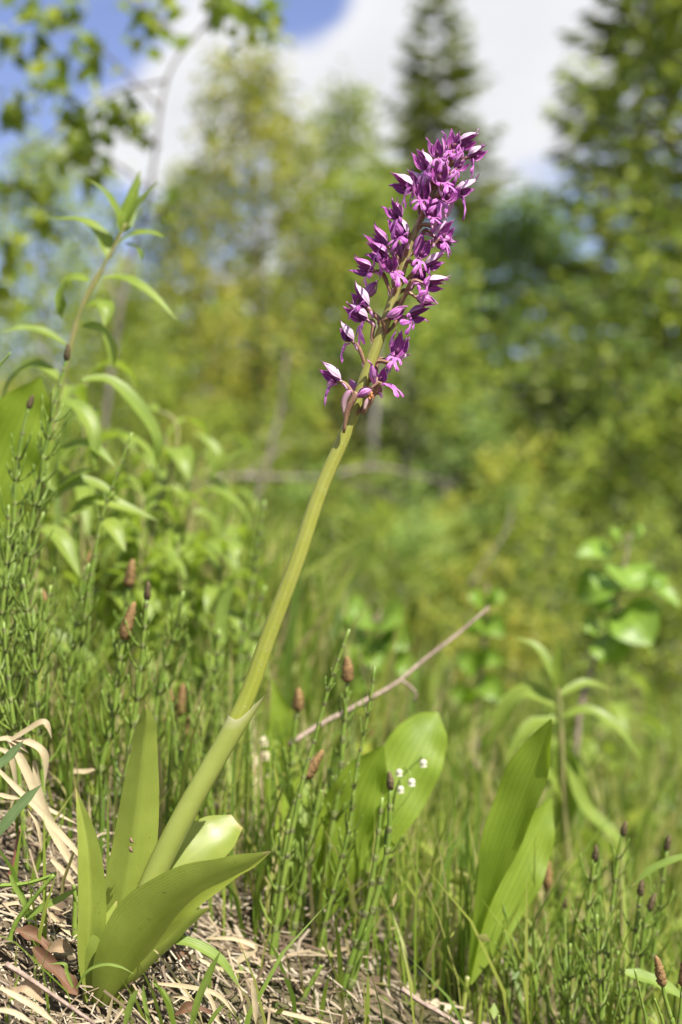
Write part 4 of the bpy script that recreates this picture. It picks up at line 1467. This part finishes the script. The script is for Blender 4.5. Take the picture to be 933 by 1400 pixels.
# copies of a generic herb for the layer behind
hp = []
for i in range(4):
    rr2 = random.Random(300 + i)
    parts = []
    hh = 0.30
    top = V3((rr2.uniform(-.03, .03), rr2.uniform(-.03, .03), hh))
    stp = spline([V3((0, 0, 0)), top * .5 + V3((.008, 0, 0)), top], 14)
    mb = MB()
    mb.tube(stp, interp([.0026, .002, .001], 14), 6)
    parts.append(('stem', mb.mesh('herb_stem', M['herb_stem'])))
    for k in range(13):
        t = 0.25 + 0.75 * k / 12
        b = stp[min(13, int(t * 13))]
        az = k * 2.4 + rr2.uniform(-.3, .3)
        o_ = V3((math.cos(az), math.sin(az), 0))
        L = rr2.uniform(.06, .10) * (1.1 - .45 * t)
        cl = spline([b, b + o_ * L * .45 + V3((0, 0, L * .28)), b + o_ * L * .85 + V3((0, 0, L * .1)), b + o_ * L * 1.05 - V3((0, 0, L * .25))], 9)
        wd = rr2.uniform(.007, .012)
        mb = MB()
        mb.blade(cl, [wd * max(.03, math.sin(math.pi * (.08 + .92 * q / 8)) ** .9) for q in range(9)], (0, 0, 1), 4, .3)
        parts.append(('leaf', mb.mesh('herb_leaf', M['herb_leaf'])))
    hp.append(parts)


def fill_herb(px, d, top, label, group):
    x = (px - 466.5) * d * K
    z = float(gh(x, d))
    hgt = ZC + (700 - top) * d * K - z
    if hgt < 0.06:
        return
    if 'bank' in group:
        label += ' beside the tall arching herb' if px < 110 else ' around the nodding hooked shoot' if px < 220 else ' around the pale curled herb'
    else:
        label += ' around the sapling behind the diagonal twig' if px < 600 else ' below the small sapling' if px < 740 else ' below the broad-leaved sapling'
    e = thing('leafy_herb', (x, d, z - .003), label, 'herb', group)
    k = min(hgt / .30, 2.2)
    e.scale = (min(k, 1.3), min(k, 1.3), k)
    e.rotation_euler = (rr.gauss(0, .08), rr.gauss(0, .08), rr.random() * 6.28)
    for nm, me in hp[rr.randrange(4)]:
        o = bpy.data.objects.new(nm, me)
        COL.objects.link(o)
        o.parent = e


for _ in range(32):
    fill_herb(rr.uniform(-40, 330), rr.uniform(1.05, 1.7), rr.gauss(700, 75), 'blurred leafy herb', 'herbs on the bank')
for _ in range(20):
    fill_herb(rr.uniform(330, 960), rr.uniform(1.5, 2.6), rr.gauss(985, 60), 'blurred low leafy herb', 'herbs in the meadow')


# saplings with glossy oval leaves
def sapling(stem, d, sw, leaves, label):
    path = to_ground([P(a, b, d) for a, b in stem])[::-1]
    e = thing('sapling', path[0], label, 'sapling')
    sp_ = spline(path, 26)
    mb = MB()
    mb.tube(sp_, interp([sw * .6 * d * K, sw * .5 * d * K, sw * .2 * d * K], 26), 7)
    for i, (ax, ay, bx, by, hw) in enumerate(leaves):
        tgt = P(ax, ay, d)
        near = min(sp_, key=lambda q: np.linalg.norm(q - tgt))
        mb.tube(spline([near, (near + tgt) / 2 + V3((0, 0, .004)), tgt], 6), .0009, 5, cap=False)
    mb.build('stem', M['twig'], e)
    rr = random.Random(int(d * 100))
    for i, (ax, ay, bx, by, hw) in enumerate(leaves):
        n = 12
        cl = spline([P(ax, ay, d), P((ax + bx) / 2, (ay + by) / 2 - 4, d - .02), P(bx, by, d - .03 * rr.random())], n)
        prof = [max(.03, math.sin(math.pi * min(1, (.04 + .96 * q / (n - 1)) ** .75)) ** .7) for q in range(n)]
        mb = MB()
        mb.blade(cl, [1.2 * hw * d * K * q for q in prof], (rr.uniform(-.6, .5), -.75, rr.uniform(.1, .6)), 6, .25, seed=i)
        mb.build('leaf', M['sapling_leaf'], e)


sapling([(862, 735), (850, 790), (838, 850), (815, 900), (795, 960), (785, 1060)], 1.45, 8,
        [(832, 752), (0, 0)] and [(835, 752, 788, 760, 13), (840, 795, 788, 815, 24), (852, 775, 878, 805, 30), (848, 835, 892, 880, 32), (838, 845, 858, 885, 14), (836, 820, 812, 832, 14), (825, 870, 850, 905, 24), (868, 800, 915, 790, 10), (880, 790, 930, 830, 12), (820, 862, 795, 852, 12), (866, 735, 880, 722, 9), (850, 740, 838, 722, 9)],
        'sapling with broad glossy oval leaves standing over the meadow')
sapling([(520, 835), (515, 870), (505, 930), (500, 1010), (496, 1100)], 1.55, 8,
        [(508, 848, 468, 838, 22), (518, 850, 552, 850, 24), (505, 872, 490, 910, 22), (512, 880, 545, 912, 26), (525, 868, 565, 880, 18), (505, 905, 528, 945, 24), (500, 850, 455, 865, 14), (530, 900, 575, 925, 14), (500, 930, 470, 950, 16), (510, 975, 545, 990, 24)],
        'sapling with glossy oval leaves just behind the diagonal twig')
sapling([(668, 800), (665, 840), (660, 900), (652, 980), (648, 1080)], 1.7, 7,
        [(664, 830, 640, 815, 12), (668, 822, 690, 815, 10), (662, 855, 645, 870, 16), (664, 850, 690, 870, 14), (655, 915, 625, 900, 14), (655, 930, 690, 960, 14), (650, 960, 615, 945, 12), (652, 900, 690, 905, 11)],
        'small blurred sapling growing at the upper end of the diagonal twig')


# ---------------------------------------------------------------- lily-of-the-valley leaf pairs
def lily(leaves, stalk, d, label, bells=(), bell_mat='bell', bell_stalk=None):
    path = to_ground([P(a, b, d) for a, b in stalk])[::-1]
    e = thing('lily_plant', path[0], label, 'lily', 'lilies of the valley')
    mb = MB()
    mb.tube(spline(path, 14), interp([5 * d * K, 4 * d * K, 3.2 * d * K], 14), 8)
    mb.build('stem', M['orchid_sheath'], e)
    for i, (pts, hw, nrm, fold, dd) in enumerate(leaves):
        n = 26
        m = len(pts)
        cl = spline([P(a, b, d + dd * (k / (m - 1) if dd > 0 else k / (m - 1))) for k, (a, b) in enumerate(pts)], n)
        mb = MB()
        mb.blade(cl, [max(.0002, w * d * K) for w in smooth_interp(hw, n)], nrm, 12, fold, False, .11, seed=i + 2)
        mb.build('leaf', M['lily_leaf'], e)
    if bell_stalk:
        bs = spline([P(a, b, d - .015) for a, b in bell_stalk], 14)
        mb = MB()
        mb.tube(bs, .0007, 6)
        for (bx, by, r) in bells:
            tgt = P(bx, by - r, d - .02)
            near = min(bs, key=lambda q: np.linalg.norm(q - tgt))
            mb.tube(spline([near, (near + tgt) / 2 + V3((0, 0, .002)), tgt], 5), .0004, 4)
        mb.build('flower_stalk', M['tail_branch'], e)
        for (bx, by, r) in bells:
            rm = r * d * K
            c0 = P(bx, by - r, d - .02)
            mb = MB()
            mb.tube([c0 + V3((0, 0, -z_ * rm)) for z_ in (0, .25, .8, 1.3, 1.7, 1.95)], [rm * q for q in (.15, .7, 1.0, .95, .75, 1.0)], 9, cap=False, bumps=lambda i_, j_: 1 + (.12 if i_ == 5 and j_ % 2 else 0))
            mb.build('bell_flower', M[bell_mat], e)
    return e


lily([([(641, 1345), (657, 1255), (684, 1165), (715, 1085), (739, 1025), (754, 983)], [4, 10, 27, 34, 22, 1], (-0.75, -0.72, -0.12), 0.30, -.02),
      ([(641, 1345), (672, 1270), (706, 1195), (732, 1140), (754, 1092)], [4, 26, 36, 28, 2], (0.3, -0.85, 0.35), 0.22, .03),
      ([(643, 1330), (656, 1230), (666, 1165), (684, 1100)], [3, 10, 13, 2], (0.5, -1, 0.1), 0.2, .02)],
     [(640, 1335), (634, 1372), (628, 1402)], .80, 'pair of upright broad green lily leaves standing alone right of the orchid')
lily([([(432, 1280), (452, 1205), (474, 1125), (498, 1065), (524, 1020)], [4, 28, 44, 36, 2], (0.3, -.9, 0.25), 0.3, -.01),
      ([(500, 1190), (535, 1110), (560, 1045), (583, 1000), (599, 974)], [8, 34, 44, 32, 2], (0.1, -0.9, 0.4), 0.22, .04),
      ([(400, 1230), (395, 1160), (402, 1100), (420, 1050)], [5, 22, 22, 2], (0.4, -0.9, 0.2), 0.25, .04)],
     [(432, 1275), (425, 1320), (418, 1370)], .83, 'broad green lily leaves with small white bells behind the horsetail stems',
     [(579, 1043, 5), (546, 1056, 4.6), (563, 1069, 5), (548, 1079, 4.6)], 'bell', [(585, 1032), (560, 1050), (540, 1085), (525, 1180), (500, 1260), (450, 1360)])
lily([([(365, 1110), (374, 1040), (384, 985), (372, 930)], [5, 17, 16, 1], (0.2, -1, 0.1), 0.3, .0), ([(350, 1120), (338, 1070), (330, 1020)], [5, 14, 2], (0.2, -1, 0.2), 0.3, .02)],
     [(365, 1110), (360, 1180), (356, 1250)], 1.0, 'narrow lily leaf with cream bud cluster close behind the orchid stem',
     [(361, 1013, 6), (363, 1033, 6), (349, 1038, 6.5), (367, 1056, 5), (352, 1069, 6.5)], 'bud', [(360, 1000), (357, 1040), (356, 1090), (356, 1200)])
lily([([(-45, 790), (-15, 690), (10, 620), (36, 560), (57, 516)], [6, 36, 50, 38, 2], (0.5, -.8, 0.4), 0.25, -.01), ([(-45, 790), (-40, 690), (-20, 600), (5, 540)], [6, 30, 34, 2], (-0.3, -1, 0.3), 0.25, .03)],
     [(-45, 785), (-47, 850), (-50, 900)], .92, 'broad bright green lily leaf at the crest of the bank behind withered horsetail cones')

# ---------------------------------------------------------------- twigs, straws, blades and dead leaves on the bank
def stick(name, pts, d, r, mat, label, cat, spur=None, dd=0.0, group=None, knots=0.25):
    n = 22
    m = len(pts)
    sp_ = spline([P(a, b, d + dd * i / (m - 1)) for i, (a, b) in enumerate(pts)], n)
    rr = random.Random(int(pts[0][0] * 3 + pts[0][1]))
    mb = MB()
    mb.tube(sp_, [r * d * K * (1 - .35 * i / (n - 1)) * rr.uniform(1 - knots * .4, 1 + knots * .4) for i in range(n)], 7)
    for s in (spur or ()):
        q = [P(a, b, d + dd * .5) for a, b in s]
        mb.tube(spline(q, 8), interp([r * .7 * d * K, r * .5 * d * K], 8), 6)
    return tag(mb.build(name, M[mat]), label, cat, group)


stick('twig', [(396, 1018), (432, 994), (470, 974), (505, 955), (542, 934), (580, 902), (622, 870), (668, 831)], .88, 3.6, 'twig', 'long bare grey-brown twig slanting up behind the horsetails', 'twig', [[(548, 930), (560, 938), (569, 948), (566, 960)]], .12)
stick('twig', [(350, 1340), (400, 1352), (460, 1370), (520, 1386), (600, 1404)], .78, 3, 'red_twig', 'thin reddish twig lying flat on litter beside the orchid', 'twig')
stick('twig', [(549, 1352), (575, 1370), (600, 1384), (632, 1404)], .74, 4.2, 'twig', 'short thick tan twig lying on the slope right of the orchid', 'twig')
stick('twig', [(8, 1318), (40, 1338), (75, 1362), (130, 1400)], .62, 4.0, 'twig', 'pale brown twig lying diagonally left of the orchid base', 'twig')
stick('twig', [(12, 1198), (18, 1180), (24, 1150), (28, 1134)], .70, 2.2, 'red_twig', 'short dark red twig standing upright in the litter', 'twig')
stick('twig', [(340, 1385), (380, 1375), (430, 1388), (470, 1402)], .74, 2.6, 'twig', 'thin grey twig crossing the reddish twig on the litter', 'twig')
stick('green_stalk', [(-5, 1211), (30, 1209), (55, 1203), (77, 1194)], .68, 3.4, 'tail_stem', 'green cut horsetail stalk lying flat with dark tip', 'stalk')
stick('green_stalk', [(12, 1290), (22, 1262), (45, 1230), (74, 1196)], .67, 4.0, 'tail_stem', 'bent green horsetail stalk leaning over the straw litter', 'stalk')
stick('green_stalk', [(103, 1292), (102, 1260), (103, 1232), (101, 1210)], .70, 4.2, 'tail_stem', 'short dark green stalk standing beside the narrow orchid leaf', 'stalk')

def ribbon(name, pts, d, hw, mat, label, cat, group=None, nrm=(0.1, -.7, .7), fold=.3, dd=0.0, tip=True):
    n = 20
    m = len(pts)
    cl = spline([P(a, b, d + dd * i / (m - 1)) for i, (a, b) in enumerate(pts)], n)
    t = np.linspace(0, 1, n)
    w = [hw * d * K * (min(1, .55 + 2 * tt) * (max(.03, min(1, (1 - tt) * 3.0)) if tip else 1)) for tt in t]
    mb = MB()
    mb.blade(cl, w, nrm, 5, fold, False, .08, seed=int(abs(pts[0][0]) + pts[0][1]))
    if name == 'grass_tuft':
        e = thing(name, cl[0], label, cat, group)
        mb.build('blade', M[mat], e)
        return e
    return tag(mb.build(name, M[mat]), label, cat, group)


SG = 'bleached straws bent over the bank'
for pts, d, hw in [([(-5, 1050), (30, 1085), (60, 1115), (105, 1165), (128, 1195)], .69, 4.5), ([(12, 1008), (34, 1050), (58, 1105), (88, 1165), (118, 1210)], .72, 6.5), ([(47, 1040), (54, 1085), (68, 1120), (100, 1175)], .73, 5),
                   ([(10, 1015), (35, 1000), (58, 987), (66, 994), (71, 1010)], .72, 4.5), ([(20, 1010), (42, 1016), (57, 1026), (63, 1042), (61, 1078)], .72, 5.5), ([(36, 1088), (70, 1108), (108, 1128)], .74, 2.6),
                   ([(38, 1105), (50, 1125), (56, 1150), (58, 1165)], .69, 2.4), ([(-6, 1012), (10, 1010), (26, 1018), (40, 1030)], .72, 4), ([(96, 1072), (100, 1056), (118, 1055), (142, 1048)], .80, 4), ([(-5, 1085), (12, 1090), (30, 1092)], .72, 3.5), ([(-5, 1022), (15, 1035), (20, 1080), (14, 1110)], .74, 4), ([(70, 1175), (90, 1195), (104, 1212)], .72, 4)]:
    ribbon('dry_straw', pts, d, hw, 'straw', 'bleached dry grass straw bent over the top of the bank', 'straw', SG)
SG2 = 'dry straws lying beside the orchid'
for pts, d, hw in [([(285, 1283), (320, 1284), (350, 1296), (340, 1306)], .74, 3), ([(215, 1345), (260, 1350), (300, 1362), (330, 1400)], .66, 3.5), ([(318, 1320), (345, 1300), (352, 1292)], .74, 5), ([(270, 1310), (300, 1325), (345, 1330)], .72, 3),
                   ([(345, 1342), (349, 1375), (350, 1402)], .66, 4), ([(300, 1402), (290, 1370), (275, 1345)], .68, 3), ([(360, 1378), (410, 1390), (460, 1402)], .72, 3), ([(146, 1402), (150, 1385), (155, 1360)], .645, 2.6), ([(200, 1372), (240, 1362), (280, 1378)], .67, 2.6), ([(380, 1345), (420, 1330), (470, 1345)], .82, 3),
                   ([(-4, 1240), (30, 1235), (60, 1252)], .70, 3), ([(20, 1268), (60, 1240), (88, 1246)], .70, 3), ([(0, 1350), (45, 1375), (80, 1402)], .61, 4.5), ([(50, 1225), (80, 1262), (112, 1290)], .70, 3), ([(-5, 1380), (20, 1385), (50, 1402)], .60, 4)]:
    ribbon('dry_straw', pts, d, hw, 'straw', 'dry pale straw lying on litter around the orchid foot', 'straw', SG2)
GB = 'green grass blades around the orchid'
for pts, d, hw, m in [([(-6, 1146), (15, 1118), (38, 1092), (58, 1072)], .655, 8, 'blue_grass'), ([(-6, 1050), (14, 1034), (33, 1012)], .66, 7, 'blue_grass'), ([(36, 1256), (60, 1240), (85, 1228), (109, 1212)], .675, 5.5, 'grass_blade'),
                      ([(262, 1402), (272, 1365), (288, 1328), (303, 1298)], .64, 5, 'grass_blade'), ([(14, 1196), (22, 1215), (33, 1235), (34, 1260)], .67, 3.5, 'grass_blade'), ([(171, 1402), (180, 1370), (190, 1352)], .63, 4.5, 'grass_blade'),
                      ([(205, 1402), (198, 1370), (196, 1345)], .64, 3, 'grass_blade'), ([(240, 1402), (228, 1362), (205, 1340)], .65, 2.6, 'grass_blade'), ([(285, 1402), (296, 1385), (310, 1370)], .66, 3, 'grass_blade'), ([(100, 1350), (92, 1330), (88, 1318), (66, 1318)], .645, 2.6, 'grass_blade'),
                      ([(168, 1300), (170, 1340), (165, 1380)], .80, 3, 'grass_blade'), ([(216, 1400), (226, 1330), (222, 1260), (218, 1215)], .76, 3, 'grass_blade')]:
    ribbon('grass_tuft', pts, d, hw, m, 'green grass blade rising from the litter by the orchid', 'grass tuft', GB)
ribbon('grass_tuft', [(105, 1352), (120, 1328), (142, 1319), (165, 1322), (184, 1332)], .642, 2.2, 'grass_blade', 'thin arching grass blade crossing in front of the large orchid leaf', 'grass tuft')
ribbon('grass_tuft', [(232, 1286), (262, 1290), (300, 1312), (330, 1352)], .69, 9, 'grass_blade', 'arching green leaf pointing down to the litter right of the orchid', 'leaf', None, (0.2, -.5, .8))
ribbon('grass_tuft', [(855, 1330), (885, 1338), (915, 1352), (945, 1372)], .74, 11, 'grass_blade', 'green lance-shaped leaf among the right-hand horsetails', 'leaf', None, (0.2, -.5, .8))
ribbon('grass_tuft', [(945, 1168), (915, 1178), (890, 1190), (864, 1212)], .76, 6, 'grass_blade', 'narrow curved leaf arching in above the right-hand horsetails', 'leaf', None, (0.2, -.5, .8))
ribbon('grass_tuft', [(305, 880), (300, 850), (308, 815), (324, 793)], .98, 9, 'grass_blade', 'upright dark green blade left of the orchid stem', 'leaf', None, (0.5, -.8, .1))

for pts, d, hw, m, lab in [([(45, 1296), (70, 1322), (92, 1345), (106, 1360)], .655, 15, 'brown_leaf', 'curled red-brown dead leaf left of the orchid foot'), ([(58, 1310), (80, 1296), (104, 1304)], .665, 11, 'tan_leaf', 'torn pale tan dead leaf lying on the brown leaves'),
                           ([(20, 1272), (45, 1280), (70, 1300)], .67, 12, 'brown_leaf', 'dark brown dead leaf half buried in straw'), ([(236, 1296), (250, 1312), (262, 1328)], .72, 11, 'brown_leaf', 'rusty brown dead leaf behind the orchid foot'),
                           ([(322, 1282), (338, 1300), (356, 1318)], .76, 10, 'tan_leaf', 'pale curled dead leaf under the arching green leaf'), ([(10, 1362), (38, 1352), (60, 1372)], .62, 13, 'tan_leaf', 'whitish crumbled dead leaf beside the diagonal twig'), ([(240, 1388), (262, 1378), (290, 1386)], .66, 9, 'brown_leaf', 'brown dead leaf flat on litter in front of the orchid')]:
    n = 12
    cl = spline([P(a, b, d) for a, b in pts], n)
    mb = MB()
    mb.blade(cl, [.75 * hw * d * K * max(.05, math.sin(math.pi * (.05 + .93 * q / (n - 1))) ** .6) for q in range(n)], (.2, -.6, .75), 6, .6, False, .6, seed=int(pts[0][0]))
    tag(mb.build('dead_leaf', M[m]), lab, 'leaf', 'dead leaves in the litter')


# litter of broken straw and leaf crumbs, moss tips and tiny seedlings
def litter():
    rng = np.random.default_rng(55)
    n = 9000
    x = rng.uniform(-.46, .14, n)
    y = rng.uniform(.40, 1.05, n)
    k = rng.random(n) < 1 - .93 * sstep(-.05, .07, x - .25 * (y - .7)) * 1.0
    k &= rng.random(n) < 1 - .75 * sstep(.74, .9, y)
    x, y = x[k], y[k]
    n = len(x)
    z = gh(x, y) + rng.random(n) ** 2 * .016 + .0012
    az = rng.random(n) * 6.283
    # lie in the slope
    gx_ = (gh(x + .01, y) - gh(x - .01, y)) / .02
    gy_ = (gh(x, y + .01) - gh(x, y - .01)) / .02
    tilt = rng.normal(0, .16, n)
    d = np.stack([np.cos(az), np.sin(az), gx_ * np.cos(az) + gy_ * np.sin(az) + tilt], 1)
    ln = rng.gamma(2.2, .011, n) + .006
    w = rng.uniform(.0005, .0018, n)
    nr = np.stack([-gx_, -gy_, np.ones(n)], 1) + rng.normal(0, .4, (n, 3))
    s = np.cross(d, nr)
    s /= np.linalg.norm(s, axis=1, keepdims=True)
    c = np.stack([x, y, z], 1)
    up = nr / np.linalg.norm(nr, axis=1, keepdims=True)
    bend = (rng.normal(0, .12, n) * ln)[:, None]
    rows = []
    for t in (-.5, 0, .5):
        m = c + d * (ln * t)[:, None] + s * bend * (1 - 4 * t * t)
        for k in (-1, 1):
            rows.append(m + s * (w * k * .5)[:, None])
        rows.append(m + up * (w * .45)[:, None])
    v = np.stack(rows, 1).reshape(-1, 3)
    b = np.arange(n)[:, None] * 9
    f = np.concatenate([b + np.array([[p, q, q + 3, p + 3]]) for o_ in (0, 3) for p, q in ((0 + o_, 2 + o_), (2 + o_, 1 + o_))], 0)
    o = link('dry_litter', big_mesh('dry_litter', v, f, M['litter']))
    tag(o, 'dry litter of broken straw and crumbs covering the bank', 'litter', None, 'stuff')
    # crumbs of dead leaves
    n = 1500
    x = rng.uniform(-.42, .25, n)
    y = rng.uniform(.42, 1.2, n)
    z = gh(x, y) + rng.random(n) * .006 + .001
    ln = rng.uniform(.004, .014, n)
    v, f = leaf_quads(np.stack([x, y, z], 1), rng.normal(0, 1, (n, 3)) * V3((1, 1, .35)), rng.normal(0, .4, (n, 3)) + V3((0, 0, 1)), ln, ln * rng.uniform(.4, .9, n))
    o = link('leaf_crumbs', big_mesh('leaf_crumbs', v, f, M['litter']))
    tag(o, 'small torn scraps of dead leaves lying on the soil', 'litter', None, 'stuff')
    # moss and seedlings
    n = 5200
    x = rng.uniform(-.46, .25, n)
    y = rng.uniform(.42, 1.2, n)
    k = (np.sin(23 * x + 3) * np.sin(19 * y + 1) + rng.normal(0, .35, n)) > .35
    x, y = x[k], y[k]
    n = len(x)
    z = gh(x, y) + rng.random(n) * .008
    ln = rng.uniform(.002, .008, n)
    v, f = leaf_quads(np.stack([x, y, z], 1), rng.normal(0, .6, (n, 3)) + V3((0, 0, .8)), rng.normal(0, 1, (n, 3)), ln, ln * .4)
    o = link('moss', big_mesh('moss', v, f, M['moss']))
    tag(o, 'green moss and tiny seedlings on the soil of the bank', 'moss', None, 'stuff')


litter()
grass_field(420, .62, .86, .03, .09, .0015, .003, 8, M['grass'], 'short_grass', 'short fine grass sprouting through the litter', 1.1, 1.0)


def bank_herbs():
    """low leaves of the dense herb layer right behind the orchid and down the slope"""
    rng = np.random.default_rng(91)
    n = 13000
    x = rng.uniform(-.6, .75, n)
    y = rng.uniform(.72, 1.7, n)
    cl = np.sin(31 * x + 9 * y) * np.sin(27 * y - 8 * x)
    k = (rng.random(n) < .5 + .5 * cl) & ((x > -.03 + .12 * rng.random(n)) | (y > .84)) & (rng.random(n) < .35 + .65 * sstep(-.1, .12, x))
    x, y = x[k], y[k]
    n = len(x)
    z = gh(x, y) + rng.random(n) ** 1.3 * .075
    ln = rng.uniform(.008, .03, n) * np.clip((y - .55) / .55, .3, 1)
    v, f = leaf_quads(np.stack([x, y, z], 1), rng.normal(0, .6, (n, 3)) + V3((0, 0, .3)), rng.normal(0, .5, (n, 3)) + V3((0, -.2, .7)), ln, ln * rng.uniform(.25, .6, n))
    o = link('bank_undergrowth', big_mesh('bank_undergrowth', v, f, M['grass']))
    tag(o, 'low dense green herbs covering the slope behind the orchid', 'undergrowth', None, 'stuff')


bank_herbs()
